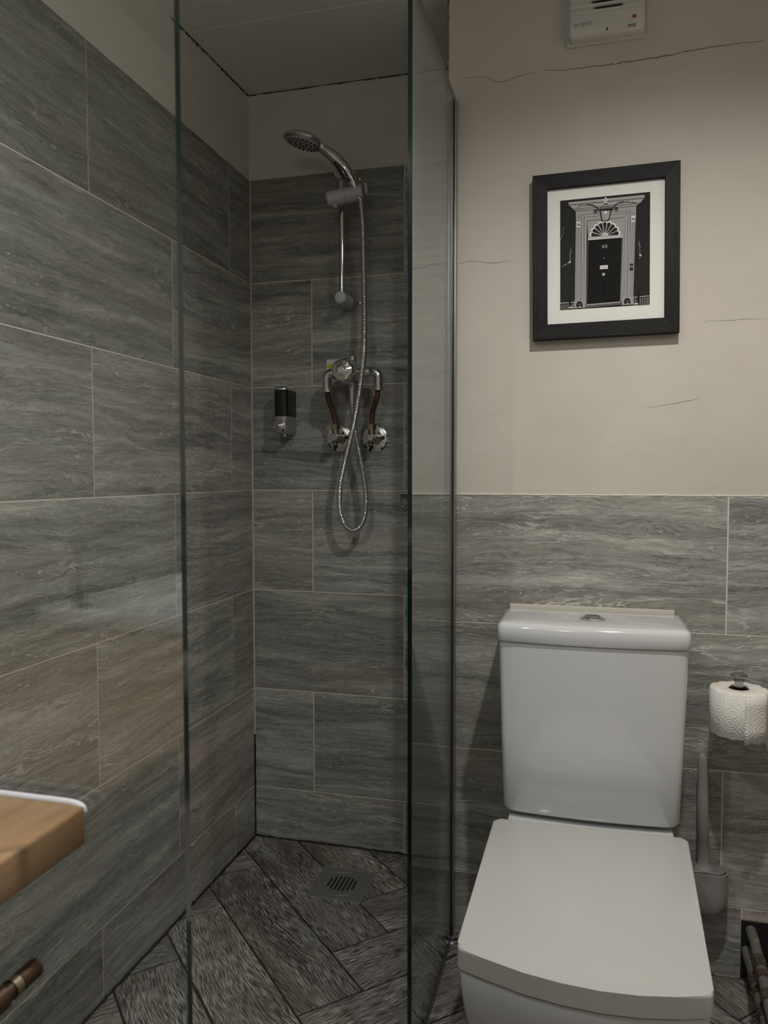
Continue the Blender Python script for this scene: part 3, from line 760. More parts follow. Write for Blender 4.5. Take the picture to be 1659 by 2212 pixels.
for a, b, wd, gi in (((478, 478), (1190, 410), 5, 5), ((484, 497), (1180, 432), 5, 2), ((505, 512), (1160, 455), 6, 5), ((530, 535), (1125, 482), 4, 2), ((548, 552), (1112, 505), 4, 2)): line([a, b], wd, gi, 3)
for x0_, x1_ in ((562, 550), (578, 566), (600, 592), (615, 608), (632, 626)): line([(x0_, 590), (x1_, 1400)], 3 if x0_ != 600 else 6, 3, 3)
for x0_, x1_ in ((1020, 985), (1040, 1003), (1058, 1030), (1085, 1062), (1100, 1078)): line([(x0_, 560), (x1_, 1375)], 3 if x0_ != 1058 else 6, 3, 3)
for k, dd in enumerate((0, 12, 24, 36)): line([(600+dd, 1000), (600+dd, 590+dd*.9), (1062-dd, 552+dd*.9), (1060-dd, 1000)], 3, 5 if k % 2 else 3, 3.3)
poly([(650, 645), (1002, 612), (988, 800), (664, 826)], 4, 4); line([(652, 645), (1000, 614)], 4, 1, 5); line([(652, 645), (664, 822)], 3, 2, 5)
fc_ = (822, 790)
for k in range(9):                                                   # fanlight petals
    a = math.pi+math.pi*(k+.5)/9; d = Vector((math.cos(a), math.sin(a)-.06*math.cos(a))); nn = Vector((-d.y, d.x)); c = Vector(fc_)
    R0, R1 = 28, 122; pet = [c+d*R0+nn*3, c+d*R1+nn*19]+[c+d*(R1+17*math.sin(b))+nn*19*math.cos(b) for b in (.5, 1.05, 1.57, 2.1, 2.6)]+[c+d*R1-nn*19, c+d*R0-nn*3]
    poly([c+(p-c)*1.045+ (p-(c+d*80))*.07 for p in pet], 6, 5.4); poly([c+d*78+(p-(c+d*78))*.90 for p in pet], 1, 6.2)
poly(circ((822, 782), 28, 20, 14, math.pi, 2.15*math.pi), 5, 7)
line([(664, 812), (988, 786)], 12, 5, 7.5); line([(664, 824), (988, 799)], 8, 6, 7.6)
poly([(662, 830), (986, 804), (970, 1413), (650, 1433)], 0, 8)
for q in ([(690, 860), (785, 853), (785, 1020), (690, 1026)], [(850, 850), (950, 842), (945, 1012), (850, 1018)], [(690, 1185), (780, 1180), (780, 1380), (688, 1385)], [(850, 1178), (945, 1172), (940, 1370), (850, 1376)]):
    line(q+[q[0]], 3, 1, 8.6)
for q in ((665, 833, 652, 1430), (982, 806, 968, 1410)): line([q[:2], q[2:]], 4, 3, 8.7)
poly([(777, 1069), (851, 1065), (851, 1100), (777, 1104)], 6, 9)
for k in range(7): line([(784+k*9, 1078+(k*5) % 9), (790+k*9, 1085+(k*3) % 8)], 4, 2, 9.6)
poly(circ((811, 1152), 13, 13), 6, 9); poly(circ((811, 1150), 6, 6), 3, 9.6); poly(circ((815, 1000), 7, 9), 3, 9)
line([(804, 876), (804, 901)], 6, 6, 9); line([(798, 901), (810, 901)], 3, 6, 9); line([(799, 879), (804, 876)], 4, 6, 9)
ci = circ((832, 887), 11, 13, 20); line(ci+[ci[0]], 5.5, 6, 9)       # number 10
poly([(645, 1438), (975, 1412), (978, 1440), (642, 1470)], 3, 8); line([(650, 1440), (975, 1415)], 6, 5, 8.5); line([(645, 1458), (975, 1430)], 3, 1, 8.6)
for bx, by in ((585, 1440), (1038, 1412)):
    poly([(bx-55, by-38), (bx+55, by-42), (bx+55, by+28), (bx-55, by+34)], 4, 8); ci = circ((bx-2, by+2), 30, 32, 24); poly(ci, 1, 9); line(ci[10:22], 5, 0, 9.4)
    for k in range(5): poly(circ((bx-14+k*6, by+(k*7) % 13-6), 5, 4, 8), 3, 9.8)
    poly([(bx-18, by+30), (bx+16, by+28), (bx+6, by+16), (bx-8, by+16)], 5, 9.9)
for x0_, x1_, y_ in ((395, 530, 1424), (1094, 1160, 1372), (1160, 1235, 1366)):
    poly([(x0_, y_), (x1_, y_-8), (x1_, 1480 if x0_ < 500 else 1441), (x0_, 1488 if x0_ < 500 else 1446)], 3, 4)
    n_ = int((x1_-x0_)/20)
    for k in range(n_): line([(x0_+8+k*20, y_-6), (x0_+8+k*20, 1480 if x0_ < 500 else 1440)], 6, 0, 5)
    line([(x0_, y_), (x1_, y_-8)], 6, 5, 5.5); line([(x0_, y_+8), (x1_, y_)], 6, 0, 5.8)
line([(487, 1380), (487, 1478)], 14, 0, 6); line([(1138, 1340), (1138, 1440)], 20, 0, 6)
poly(circ((500, 1472), 26, 15, 16, math.pi, 2*math.pi), 5, 6.4); poly(circ((1118, 1440), 24, 15, 16, math.pi, 2*math.pi), 5, 6.4)
for x_, y_ in ((573, 682), (1089, 630)):
    poly([(x_-20, y_-26), (x_+20, y_-30), (x_+20, y_+24), (x_-20, y_+26)], 6, 5)
    for k in range(6): poly(circ((x_-11+(k % 3)*11, y_-7+(k//3)*14), 5, 6, 8), 1, 5.6)
line([(x_-24, y_-36) for x_, y_ in ((1094, 636),)]+[(1114, 600)], 6, 5, 5.4)
poly([(1058, 1052), (1090, 1049), (1088, 1113), (1056, 1116)], 1, 5); ci = circ((1073, 1080), 9, 11, 14); line(ci+[ci[0]], 4, 5, 5.6)
# lamp and scroll brackets over the door
poly([(785, 508), (880, 500), (897, 530), (765, 542)], 3, 9); poly([(765, 538), (897, 526), (897, 548), (765, 552)], 0, 9.4)
line([(778, 548), (797, 648)], 9, 0, 9.6); line([(880, 545), (860, 640)], 9, 0, 9.6); line([(797, 648), (860, 640)], 7, 0, 9.6); poly([(785, 552), (873, 548), (857, 636), (800, 644)], 4, 9); poly(circ((828, 568), 12, 14), 6, 9.5)
for a in ((829, 432, 10), (812, 450, 9), (848, 446, 9), (829, 458, 13), (829, 474, 17)): poly(circ(a[:2], a[2], a[2]*.8), 6, 9.6)
line([(815, 485), (848, 482)], 8, 0, 9.8)
for P_ in ([(555, 520), (590, 503), (640, 495), (700, 497), (740, 515), (768, 542)], [(893, 530), (920, 495), (960, 474), (1010, 466), (1070, 470), (1128, 480)]):
    line([tuple(p) for p in [Vector((q[0], q[1])) for q in smooth_path([Vector((x, y, 0)) for x, y in P_], 5)]], 7, 0, 9.6)
    for k in range(7):
        f = k/6; s_ = P_[0] if P_[0][0] < 800 else P_[-1]; e_ = P_[2] if P_[0][0] < 800 else P_[3]
        poly(circ((s_[0]+(e_[0]-s_[0])*f, s_[1]+(e_[1]-s_[1])*f-1), 4, 4, 8), 6, 10)
for c_, s_ in (((738, 555), 1), ((925, 534), -1)):
    line([(c_[0]+s_*(4+k*.9)*math.cos(k*.55), c_[1]-(4+k*.9)*math.sin(k*.55)) for k in range(20)], 5, 0, 9.7)
rnd = random.Random(3)
for a, b, n_ in (((505, 900), (485, 1040), 14), ((1140, 842), (1155, 1012), 16), ((478, 1040), (405, 1085), 10), ((430, 710), (405, 830), 8)):
    for k in range(n_):
        f = k/n_; x_, y_ = a[0]+(b[0]-a[0])*f+rnd.uniform(-7, 7), a[1]+(b[1]-a[1])*f; poly(circ((x_, y_), rnd.uniform(2, 4), rnd.uniform(2, 5), 6), 5, 5)
for x_, y_ in ((487, 1035), (1155, 972)): poly([(x_-14, y_+8), (x_+14, y_+6), (x_+3, y_-14), (x_-3, y_-14)], 5, 5)
o = B(mb.xf(rot), 'print', gm+[brick], t, smooth=False); o['label'] = 'black and white photo of a door numbered 10'

# ------------------------------------------------------------------ extractor fan cover
t = thing('extractor_fan', (.027, YT, 2.034), 'white louvred extractor fan cover high on the wall above the picture', 'extractor fan')
fx0, fx1, fz0, fz1 = -.0515, .1055, 2.0335, 2.184; FYa = 1.757
def rrect(x0, x1, y0, y1, r, n=6):
    out = []
    for cx_, cy_, a0 in ((x1-r, y1-r, 0), (x0+r, y1-r, 90), (x0+r, y0+r, 180), (x1-r, y0+r, 270)):
        for k in range(n+1):
            a = math.radians(a0+90*k/n); out.append((cx_+r*math.cos(a), cy_+r*math.sin(a)))
    return out
def xz(P, y): return [(p[0], y, p[1]) for p in P]
mb = MB(); mb.rings([xz(rrect(fx0-.004, fx1+.003, fz0-.004, fz1, .004), YT+.002), xz(rrect(fx0-.004, fx1+.003, fz0-.004, fz1, .004), YT-.004)]); B(mb, 'base_plate', M['white_plastic'], t)
mb = MB(); mb.rings([xz(rrect(fx0, fx1, fz0, fz1, .010), YT-.004), xz(rrect(fx0, fx1, fz0, fz1, .010), FYa+.006), xz(rrect(fx0+.002, fx1-.002, fz0+.004, fz1-.002, .009), FYa+.0015), xz(rrect(fx0+.004, fx1-.004, fz0+.016, fz1-.004, .007), FYa)])
B(mb, 'cover', M['white_plastic'], t, sharp=50)
z = fz0+.045
for k in range(8):
    mb = MB(); zz = z+k*.0128
    mb.rings([[(x, FYa+.0005, zz), (x, FYa-.0035, zz+.0015), (x, FYa-.0035, zz+.0065), (x, FYa+.0005, zz+.010)] for x in (fx0+.004, fx1-.004)])
    B(mb, 'louvre', M['white_plastic'], t, smooth=False)
for k in range(7):
    zz = z+k*.0128+.0103; hw_ = .024+.020*math.sin(math.pi*(k+1)/8); mb = MB(); xm = (fx0+fx1)/2+.004
    mb.face([(xm-hw_, FYa-.0012, zz+.0008), (xm-hw_*.7, FYa-.0040, zz-.0030), (xm+hw_*.7, FYa-.0040, zz-.0030), (xm+hw_, FYa-.0012, zz+.0008), (xm+hw_*.8, FYa-.0012, zz+.0022), (xm-hw_*.8, FYa-.0012, zz+.0022)])
    B(mb, 'air_slot', M['black'], t, smooth=False)
p = W(1370.3, 35, Y=FYa); mb = MB(); mb.lathe([(.0058, -.001), (.0058, .0006), (.0048, .001)], p, (0, -1, 0), 20); mb.lathe([(.0046, .0004), (.0035, .0016), (.001, .002)], p, (0, -1, 0), 20, mi=1)
o = B(mb, 'indicator_lamp', [M['white_plastic'], M['red_led']], t); o['label'] = 'round red indicator lens'
for i in range(4):
    for j in range(2):
        p = W(1358+i*4.6, 57-i*.55-j*3.6, Y=FYa+.0005); mb = MB(); mb.box((p.x-.0014, p.y-.0012, p.z-.0006), (p.x+.0014, p.y+.001, p.z+.0006)); B(mb, 'vent_hole', M['black'], t, smooth=False)
p = W(1311.3, 63, Y=FYa+.0015); mb = MB(); mb.box((p.x-.0016, p.y-.0015, p.z-.0025), (p.x+.0016, p.y+.001, p.z+.003))
B(mb, 'latch_hole', M['black'], t, smooth=False)
def text_mesh(txt, size, shear=0, bold=.0):
    cu = bpy.data.curves.new('txt', 'FONT'); cu.body = txt; cu.size = size; cu.extrude = .0002; cu.shear = shear; cu.offset = bold
    ob = bpy.data.objects.new('txt', cu); COL.objects.link(ob); bpy.context.view_layer.update()
    me = bpy.data.meshes.new_from_object(ob.evaluated_get(bpy.context.evaluated_depsgraph_get())); bpy.data.objects.remove(ob); return me
logo = mat('light_grey_print', (.33, .33, .34), .5)
p = W(1250, 56.5, Y=FYa-.0004)
me = text_mesh('VENTS', .0088, .3, .00018); mb = MB(); mb.bm.from_mesh(me); mb.xf(Matrix.Translation(p) @ Matrix.Rotation(math.pi/2, 4, 'X'))
q = W(1244, 54.5, Y=FYa-.0004); seg = 20
mb.rings([[(q.x+math.cos(2*math.pi*k/seg)*r, y, q.z+math.sin(2*math.pi*k/seg)*r*.75) for k in range(seg)] for r, y in ((.0030, q.y+.0003), (.0030, q.y), (.0042, q.y), (.0042, q.y+.0003), (.0030, q.y+.0003))], False, False)
mb.box((q.x-.0028, q.y-.0001, q.z-.0005), (q.x+.0028, q.y+.0003, q.z+.0005))
o = B(mb, 'logo', logo, t, smooth=False); o['label'] = 'grey printed logo'

# ------------------------------------------------------------------ toilet
t = thing('toilet', (.008, 1.45, ZF), 'white close-coupled toilet with squared cistern and closed lid', 'toilet')
LZ = .42
fr = [W(u, v, Z=LZ) for u, v in [(985, 2046), (1044, 2070), (1129, 2101), (1213, 2124), (1297, 2141), (1381, 2151), (1466, 2154), (1544, 2151)]]
bl, brr = W(1068, 1767, Z=LZ), W(1485, 1811, Z=LZ)
def rounded(P, r, n=5):
    """round each corner of polygon P by radius list r"""
    out = []
    for i in range(len(P)):
        p0, p1, p2 = Vector(P[i-1]), Vector(P[i]), Vector(P[(i+1) % len(P)]); rr_ = r[i]
        if rr_ == 0: out.append(p1); continue
        d0 = (p0-p1).normalized(); d2 = (p2-p1).normalized(); a = p1+d0*rr_; b = p1+d2*rr_
        for k in range(n+1): s = k/n; out.append(a*(1-s)**2+p1*2*s*(1-s)+b*s*s)
    return out
core = [(p.x, p.y) for p in fr]
outl = rounded([Vector((bl.x, bl.y))]+[Vector(c) for c in core]+[Vector((brr.x, brr.y))], [.012, .014]+[0]*6+[.012, .012])
def scaled(P, s, c, sy=None): return [((p[0]-c[0])*s+c[0], (p[1]-c[1])*(sy or s)+c[1]) for p in P]
cc = (.003, 1.26)
mb = MB(); mb.prism(outl, LZ-.030, LZ, .0045, 4); lid = B(mb, 'lid', M['seat'], t, sharp=50)
mb = MB(); mb.prism(scaled(outl, .962, cc), LZ-.0345, LZ-.0305, .001, 2, bot=True); B(mb, 'seat', M['seat'], t, sharp=50)
# pan: same plan lofted down to a narrower foot
mb = MB(); Rg = []
for z, s, sy, dy in ((ZF, .66, .70, .07), (ZF+.01, .67, .71, .07), (.10, .70, .74, .062), (.18, .79, .82, .042), (.25, .89, .91, .018), (.32, .955, .965, .005), (.36, .975, .982, 0), (LZ-.038, .982, .986, 0), (LZ-.0345, .975, .981, 0)):
    Rg.append([(p[0], p[1]+dy, z) for p in scaled(outl, s, cc, sy)])
mb.rings(Rg); B(mb, 'bowl', M['ceramic'], t, sharp=60)
mb = MB(); x0_, x1_ = -.152, .172
mb.prism(rrect(x0_, x1_, 1.40, YT-.012, .02), .30, .3785, .008, 3); mb.prism(rrect(-.09, .11, 1.36, YT-.012, .03), ZF, .31); B(mb, 'cistern_shelf', M['ceramic'], t)
# hinges
for x_ in (-.075, .090):
    mb = MB(); mb.tube([(x_-.018, 1.492, LZ-.024), (x_+.018, 1.492, LZ-.024)], .008, 16); B(mb, 'hinge', M['chrome'], t)
# cistern body, bowed front, tapering down
def csec(z, hw_, yf, yb, bow, r, xc=.0105):
    P = [Vector((xc-hw_, yb)), Vector((xc-hw_, yf+.004))]
    n_ = 12
    for k in range(1, n_): s = k/n_; P.append(Vector((xc-hw_+2*hw_*s, yf-bow*math.sin(math.pi*s))))
    P += [Vector((xc+hw_, yf+.004)), Vector((xc+hw_, yb))]
    Q = rounded(P, [.006, r]+[0]*(n_-1)+[r, .006]); return [(q.x, q.y, z) for q in Q]
YF = 1.592
mb = MB()
mb.rings([csec(.386, .162, YF+.016, YT-.016, .008, .010), csec(.390, .170, YF+.008, YT-.014, .010, .014), csec(.400, .1755, YF+.003, YT-.013, .012, .014), csec(.55, .1805, YF+.001, YT-.013, .013, .014), csec(.748, .1865, YF, YT-.013, .014, .014)])
B(mb, 'cistern', M['ceramic'], t, sharp=60)
mb = MB()
mb.rings([csec(.7495, .1885, YF-.003, YT-.013, .014, .014), csec(.752, .1905, YF-.005, YT-.0125, .014, .014), csec(.778, .1895, YF-.004, YT-.0125, .014, .014), csec(.7835, .1875, YF-.0015, YT-.012, .014, .014), csec(.787, .183, YF+.004, YT-.014, .013, .014), csec(.7885, .176, YF+.012, YT-.02, .012, .014), csec(.789, .12, YF+.06, YT-.05, .006, .014)])
B(mb, 'cistern_lid', M['ceramic'], t, sharp=60)
bc = W(1280, 1338, Z=.789)
mb = MB(); mb.lathe([(.0265, 0), (.0265, .0015), (.022, .004), (.017, .0045)], bc, (0, 0, 1), 36); fb = B(mb, 'flush_button', M['chrome'], t)
mb = MB(); mb.lathe([(.0165, .0042), (.0165, .0075), (.015, .0082)], bc, (0, 0, 1), 32); mb.box((bc.x-.015, bc.y-.0005, bc.z+.0075), (bc.x+.015, bc.y+.0005, bc.z+.0084), mi=1); B(mb, 'push_plate', [M['dull_chrome'], M['black']], fb)
mb = MB(); a, b = W(1101, 1313, Y=YT-.009), W(1457, 1335, Y=YT-.009)
mb.box((a.x, YT-.0105, .70), (b.x, YT-.0005, .7965), .0008, 1)
o = B(mb, 'wall_batten', mat('cream_painted_wood', (.55, .52, .46), .5), origin=((a.x+b.x)/2, YT, .70)); tag(o, 'thin cream batten on the tiles behind the toilet cistern', 'batten')

# ------------------------------------------------------------------ toilet roll and holder
rc = W(1593, 1545, Y=1.70); ztop = W(1597, 1486, Y=1.70).z; zbot = W(1588, 1582, Y=1.70).z; rx, ry = W(1596, 1487, Y=1.70).x, 1.70
t = thing('toilet_roll_holder', (rx, YT, zbot-.01), 'chrome upright toilet roll post on the wall right of the cistern', 'roll holder')
ax_ = V(-.05, -.06, 1).normalized()
mb = MB(); mb.lathe([(.008, -.006), (.008, ztop-zbot+.018)], V(rx, ry, zbot), (0, 0, 1), 20); B(mb, 'post', M['dark_chrome'], t)
mb = MB(); mb.lathe([(.0085, -.02), (.0095, .0), (.0155, .0015), (.0165, .003), (.0165, .006), (.015, .007)], V(rx, ry, ztop+.022), (0, 0, 1), 32); B(mb, 'end_disc', M['dark_chrome'], t)
mb = MB(); mb.tube([(rx, ry, zbot-.007), (rx, ry+.02, zbot-.012), (rx, YT-.006, zbot-.012)], .008, 16); B(mb, 'arm', M['chrome'], t)
mb = MB(); mb.lathe([(.024, 0), (.024, .005), (.02, .007)], V(rx, YT-.0005, zbot-.012), (0, -1, 0), 32); B(mb, 'wall_rosette', M['chrome'], t)
tp = mat('embossed_tissue', (.80, .78, .74), .9); g = N(tp)
uvn = g.n('ShaderNodeUVMap', uv_map='UVMap').outputs[0]
vo = g.n('ShaderNodeTexVoronoi', i_Scale=1.0); g.l(g.mapping(uvn, (34, 38, 1)), vo.inputs['Vector']); vo.inputs['Randomness'].default_value = .35
rgs = g.math('SINE', g.math('MULTIPLY', vo.outputs['Distance'], 34.0)); g.bump(g.math('ADD', rgs, g.noise(g.mapping(uvn, (60, 60, 1)), 1.0, 4)), .30, .0011)
tps = mat('tissue_side', (.78, .74, .68), .9)
t = thing('toilet_roll', (rx, ry, zbot), 'white embossed toilet roll standing on the chrome post', 'toilet roll')
mb = MB(); seg = 72; uvl = mb.bm.loops.layers.uv.new('UVMap')
RO, RI = .0555, .0195; prof = [(RI, 0), (RO-.003, 0), (RO, .002), (RO, ztop-zbot-.002), (RO-.003, ztop-zbot), (RI+.001, ztop-zbot), (RI, ztop-zbot-.001), (RI, 0)]
ring_ = []
rnd = random.Random(2)
for r_, h_ in prof:
    ring_.append([mb.bm.verts.new((rx+math.cos(2*math.pi*k/seg)*r_*(1+(.006*math.sin(k*.9)+.004*math.sin(k*2.3)) * (r_ > .05)), ry+math.sin(2*math.pi*k/seg)*r_*(1+.006*math.sin(k*.7+1)*(r_ > .05)), zbot+h_+(.0008*math.sin(k*1.1) if r_ > .05 else 0))) for k in range(seg)])
for ri_, (a, b) in enumerate(zip(ring_, ring_[1:])):
    for k in range(seg):
        j = (k+1) % seg; f = mb.bm.faces.new((a[k], a[j], b[j], b[k])); f.material_index = 0 if ri_ in (1, 2, 3) else 1
        for lp, (uu, hh) in zip(f.loops, ((k, prof[ri_][1]), (k+1, prof[ri_][1]), (k+1, prof[ri_+1][1]), (k, prof[ri_+1][1]))): lp[uvl].uv = (uu/seg*2*math.pi*RO, hh)
bmesh.ops.remove_doubles(mb.bm, verts=mb.bm.verts, dist=1e-6)
B(mb, 'paper', [tp, tps], t, sharp=60)
mb = MB(); H_ = ztop-zbot
mb.rings([[(rx+math.cos(2*math.pi*k/40)*r_, ry+math.sin(2*math.pi*k/40)*r_, zbot+h_) for k in range(40)] for r_, h_ in ((RI-.0002, .0005), (RI-.0002, H_-.001), (RI-.0012, H_-.001), (RI-.0012, .0005), (RI-.0002, .0005))], False, False)
o = B(mb, 'cardboard_core', mat('cardboard', (.10, .065, .045), .9), t); o['label'] = 'brown cardboard core'
mb = MB(); uvl = mb.bm.loops.layers.uv.new('UVMap')
cols_ = []
for i in range(9):
    a = math.radians(-88+i*6.5); r_ = RO+.0014+.0018*math.sin(i*1.7)**2; cols_.append([(rx+math.cos(a)*r_, ry+math.sin(a)*r_, zbot+H_*h-(.004*(1-h))*(1 if i < 2 else .3)) for h in (-.03+.02*math.sin(i), .25, .5, .75, .985)])
mb.rings(cols_, False, False, closed=False)
for f in mb.bm.faces:
    for lp in f.loops: lp[uvl].uv = (math.atan2(lp.vert.co.y-ry, lp.vert.co.x-rx)*RO, lp.vert.co.z)
ob = B(mb, 'loose_end', tp, t); sol = ob.modifiers.new('thickness', 'SOLIDIFY'); sol.thickness = .0006

# ------------------------------------------------------------------ toilet brush
by = 1.757; bx = W(1527, 1900, Y=by).x-.006; zt_ = W(1530, 1879, Y=by).z; zb_ = W(1530, 1968, Y=by).z
taupe = mat('taupe_grey_plastic', (.28, .265, .255), .42)
t = thing('toilet_brush', (bx, YT, zb_), 'grey toilet brush in a rounded wall-mounted holder right of the toilet', 'toilet brush')
def stad(hw_, hd, z, xc=bx, yc=by, n=10):
    P = []
    for sgn in (1, -1):
        for k in range(n+1): a = -math.pi/2+math.pi*k/n if sgn > 0 else math.pi/2+math.pi*k/n; P.append((xc+sgn*(hw_-hd)+hd*math.cos(a), yc+hd*math.sin(a), z))
    return P
hw_ = .048
mb = MB(); Hh = zt_-zb_; Rg = []
for k in range(9):
    a = math.pi/2*k/8; Rg.append(stad(.026+.022*math.sin(a)**.9, .019+.007*math.sin(a), zb_+.045*(1-math.cos(a))))
Rg.append(stad(hw_, .026, zt_)); Rg.append(stad(hw_-.0022, .0238, zt_+.0004)); Rg.append(stad(hw_-.003, .023, zt_-.005))
mb.rings(Rg); B(mb, 'holder', taupe, t, sharp=50)
mb = MB(); mb.box((bx-.03, by+.018, zb_+.03), (bx+.03, YT-.0005, zt_-.01), .003, 2); B(mb, 'wall_bracket', taupe, t)
mb = MB(); mb.rings([stad(hw_-.0045, .0215, zt_-.005), stad(hw_-.0045, .0215, zt_+.003), stad(hw_-.007, .019, zt_+.005)]); B(mb, 'insert_cap', mat('dark_taupe_plastic', (.17, .16, .16), .5), t)
hx = W(1519, 1870, Y=by).x; h0, h1 = zt_+.004, W(1517, 1626, Y=by).z
mb = MB(); Rg = []
L = h1-h0; hx1 = W(1516.5, 1626, Y=by).x
for s, r_ in ((0, .021), (.018, .0185), (.035, .0135), (.06, .0122), (.24, .0118), (.243, .0122), (.5, .0118), (.62, .0116), (.625, .0112), (.8, .0105), (.95, .0098), (.98, .0082), (1, .004)):
    x_ = hx+(hx1-hx)*s; Rg.append([(x_+math.cos(2*math.pi*k/20)*r_, by-.004+math.sin(2*math.pi*k/20)*r_*.85, h0+L*s) for k in range(20)])
mb.rings(Rg); B(mb, 'handle', taupe, t, sharp=50)

# ------------------------------------------------------------------ old pipes at the right
PR = [('upper grey painted water pipe with brass fittings running out of the wall hole', .0105, [(1622, 2010, 1.786), (1630, 2035, 1.74), (1640, 2075, 1.68), (1652, 2125, 1.60), (1664, 2180, 1.53), (1682, 2250, 1.44)]),
      ('lower grey painted water pipe lying beside the wall hole at floor edge', .0095, [(1612, 2052, 1.786), (1619, 2080, 1.74), (1628, 2115, 1.68), (1640, 2160, 1.60), (1655, 2212, 1.53), (1672, 2275, 1.44)])]
for lab, r_, pts in PR:
    P = [W(u, v, Y=y) for u, v, y in pts]
    for p in P: p.z = max(p.z, ZF+r_+.001)
    P = resample(smooth_path(P, 6), .008); t = thing('water_pipe', P[0], lab, 'pipe', 'old water pipes at the right')
    rnd = random.Random(int(r_*1e4)); mb = MB(); mb.tube(P, [r_*rnd.uniform(.93, 1.08) for _ in P], 14); B(mb, 'tube', M['old_pipe'], t)
    for f0_, ln, rr_ in ((.30, .10, 1.25), (.46, .05, 1.5), (.62, .07, 1.3)):
        i0 = int(f0_*len(P)); i1 = min(len(P)-1, i0+max(2, int(ln*len(P)))); mb = MB(); mb.lathe([(r_*rr_, 0), (r_*rr_, (P[i1]-P[i0]).length)], P[i0], P[i1]-P[i0], 8); mb.tube([P[i0]-(P[i1]-P[i0])*.15, P[i1]+(P[i1]-P[i0])*.15], r_*rr_*.88, 14)
        B(mb, 'fitting', M['rust'], t)
# rough dark gutter the pipes lie in
mb = MB(); rnd = random.Random(9); nx, ny = 5, 30
grid = [[(.350+i*.022+rnd.uniform(-.004, .004), YT-.002-j*.024, ZF+.0012+rnd.uniform(0, .004)*(0 < i < nx-1)) for j in range(ny)] for i in range(nx)]
mb.rings(grid, False, False, closed=False)
o = B(mb, 'rubble', M['dirt'], origin=(.38, 1.5, ZF)); tag(o, 'dark dirt and rubble on the floor under the old pipes', 'rubble', kind='stuff')

# ------------------------------------------------------------------ vanity at the left
CZ = .8235
t = thing('vanity_unit', (-.69, .05, ZF), 'vanity unit with thick oak counter at the lower left edge', 'vanity')
VX = -.3945
def cloop(x0, x1, y0, y1, r, z): return [(p[0], p[1], z) for p in rrect(x0, x1, y0, y1, r)]
hx0, hx1, hy0, hy1 = -.935, -.515, -.545, -.075
mb = MB(); mb.rings([cloop(hx0, hx1, hy0, hy1, .03, CZ-.034), cloop(hx0, hx1, hy0, hy1, .03, CZ), cloop(XL+.006, VX-.003, -.697, .5335, .004, CZ), cloop(XL+.0038, VX-.0008, -.6992, .5357, .004, CZ-.0008), cloop(XL+.003, VX, -.70, .5365, .004, CZ-.003), cloop(XL+.003, VX, -.70, .5365, .004, CZ-.030),
    cloop(XL+.006, VX-.004, -.697, .5335, .004, CZ-.034), cloop(hx0, hx1, hy0, hy1, .03, CZ-.034)], False, False); B(mb, 'counter', M['counter'], t, sharp=50)
mb = MB(); mb.box((XL+.003, -.64, .10), (-.452, .455, .748), .002, 1); mb.box((XL+.05, -.60, ZF), (-.50, .42, .10)); mb.box((XL+.003, -.05, .748), (-.452, .455, CZ-.0345)); mb.box((XL+.003, -.64, .748), (-.452, -.58, CZ-.0345)); B(mb, 'cabinet', M['cabinet'], t)
hz = .727
for y0_, y1_ in ((-.635, -.095), (-.088, .452)):
    mb = MB(); mb.box((-.4515, y0_, .60), (-.434, y1_, CZ-.040), .0015, 1); dr = B(mb, 'drawer', M['cabinet'], t)
    ye = .472 if y0_ > -.1 else -.05
    mb = MB(); mb.tube([(-.434, ye-.045, hz), (-.396, ye-.045, hz)], [.006, .005], 14); mb.tube([(-.394, ye-.10, hz), (-.394, ye, hz)], .0062, 20); mb.tube([(-.394, ye-.018, hz), (-.394, ye, hz)], .0074, 20); mb.tube([(-.394, ye-.085, hz), (-.394, ye-.034, hz)], .0088, 20)
    hd = B(mb, 'handle', M['bronze'], dr)
    mb = MB(); mb.tube([(-.394, ye-.026, hz), (-.394, ye-.019, hz)], .0074, 20); B(mb, 'collar', M['brass'], hd)
    mb = MB(); mb.box((-.4515, y0_, .12), (-.434, y1_, .594), .0015, 1); B(mb, 'door', M['cabinet'], t)
mb = MB(); P = [V(XL+.005, .5362, CZ+.0005), V(-.60, .5362, CZ+.0005), V(-.45, .5362, CZ+.0005), V(-.418, .5362, CZ+.0005), V(-.405, .5362, CZ-.0002), V(-.3985, .5360, CZ-.0022), V(-.3968, .5358, CZ-.006)]
mb.tube(smooth_path(P, 5), .0032, 12); o = B(mb, 'sealant_bead', M['white_seal'], origin=P[0]); tag(o, 'thick white bead of sealant between oak counter and glass screen', 'sealant')
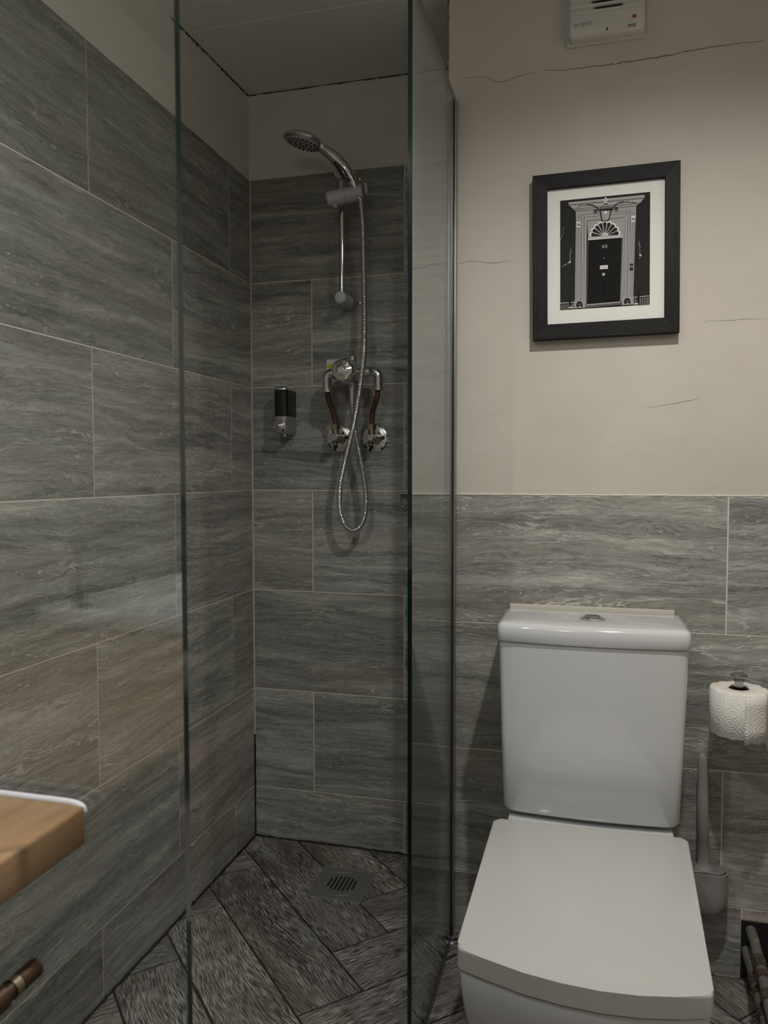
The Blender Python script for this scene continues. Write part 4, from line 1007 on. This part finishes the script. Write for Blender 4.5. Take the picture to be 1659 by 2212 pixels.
# basin, seen only as a reflection in the end screen
t = thing('wash_basin', (-.72, -.31, CZ), 'white rectangular basin, seen mirrored in the left glass screen', 'basin')
bx0, bx1, by0, by1, bz = -.952, -.50, -.56, -.058, .860
mb = MB()
def bs(i, z, r=.03): return cloop(bx0+i, bx1-i, by0+i, by1-i, r, z)
mb.rings([bs(.05, .765, .03), bs(.03, .775, .03), bs(.0195, CZ-.002, .03), bs(.004, CZ+.001, .03), bs(0, CZ+.006), bs(0, bz-.005), bs(.003, bz), bs(.014, bz), bs(.017, bz-.004), bs(.026, CZ-.02, .03), bs(.05, .782, .04), bs(.09, .776, .05)]); B(mb, 'bowl', mat('bright_white_basin_glaze', (.86, .86, .86), .15), t, sharp=60)
mb = MB(); c = V(bx0+.0195, -.19, .833); mb.lathe([(.014, -.003), (.014, .003), (.011, .005)], c, (1, 0, .08), 28); mb.lathe([(.008, .004), (.008, .0055)], c, (1, 0, .08), 20, mi=1); B(mb, 'overflow', [M['chrome'], M['black']], t)
mb = MB(); mb.lathe([(.02, 0), (.02, .003), (.012, .005)], V(-.72, -.31, .776), (0, 0, 1), 28); B(mb, 'waste', M['chrome'], t)
tpos = W(160, 1345, Z=CZ); tx, ty = max(tpos.x, -.90), 1.081-tpos.y
t = thing('basin_tap', (tx, ty, CZ), 'tall dark tap beside the basin, seen in the glass reflection', 'tap')
mb = MB(); mb.tube([(tx, ty, CZ+.0005), (tx, ty, CZ+.006), (tx, ty, CZ+.008), (tx, ty, CZ+.15), (tx, ty, CZ+.165)], [.02, .02, .011, .011, .009], 20)
mb.tube(smooth_path([(tx, ty, CZ+.13), (tx, ty-.05, CZ+.135), (tx, ty-.12, CZ+.12)], 6), .009, 16); B(mb, 'spout', M['black'], t)
mb = MB(); mb.tube([(tx, ty, CZ+.165), (tx, ty, CZ+.18)], .009, 16); mb.tube([(tx, ty, CZ+.176), (tx+.04, ty, CZ+.19)], .004, 10); B(mb, 'lever', M['chrome'], t)
# ceiling downlights
for loc, lab in ((L_MAIN, 'round recessed downlight in the ceiling in front of the toilet'), (L_VAN, 'round recessed downlight in the ceiling above the basin')):
    z_ = zc(loc[1]); t = thing('downlight', (loc[0], loc[1], z_), lab, 'downlight', 'downlights in the ceiling')
    mb = MB(); seg = 36
    mb.rings([[(loc[0]+math.cos(2*math.pi*k/seg)*r_, loc[1]+math.sin(2*math.pi*k/seg)*r_, z_-h_) for k in range(seg)] for r_, h_ in ((.034, 0), (.034, .003), (.044, .002), (.045, 0), (.034, 0))], False, False); B(mb, 'bezel', M['chrome'], t)
for o in bpy.data.objects:
    if '_w' in o: del o['_w']
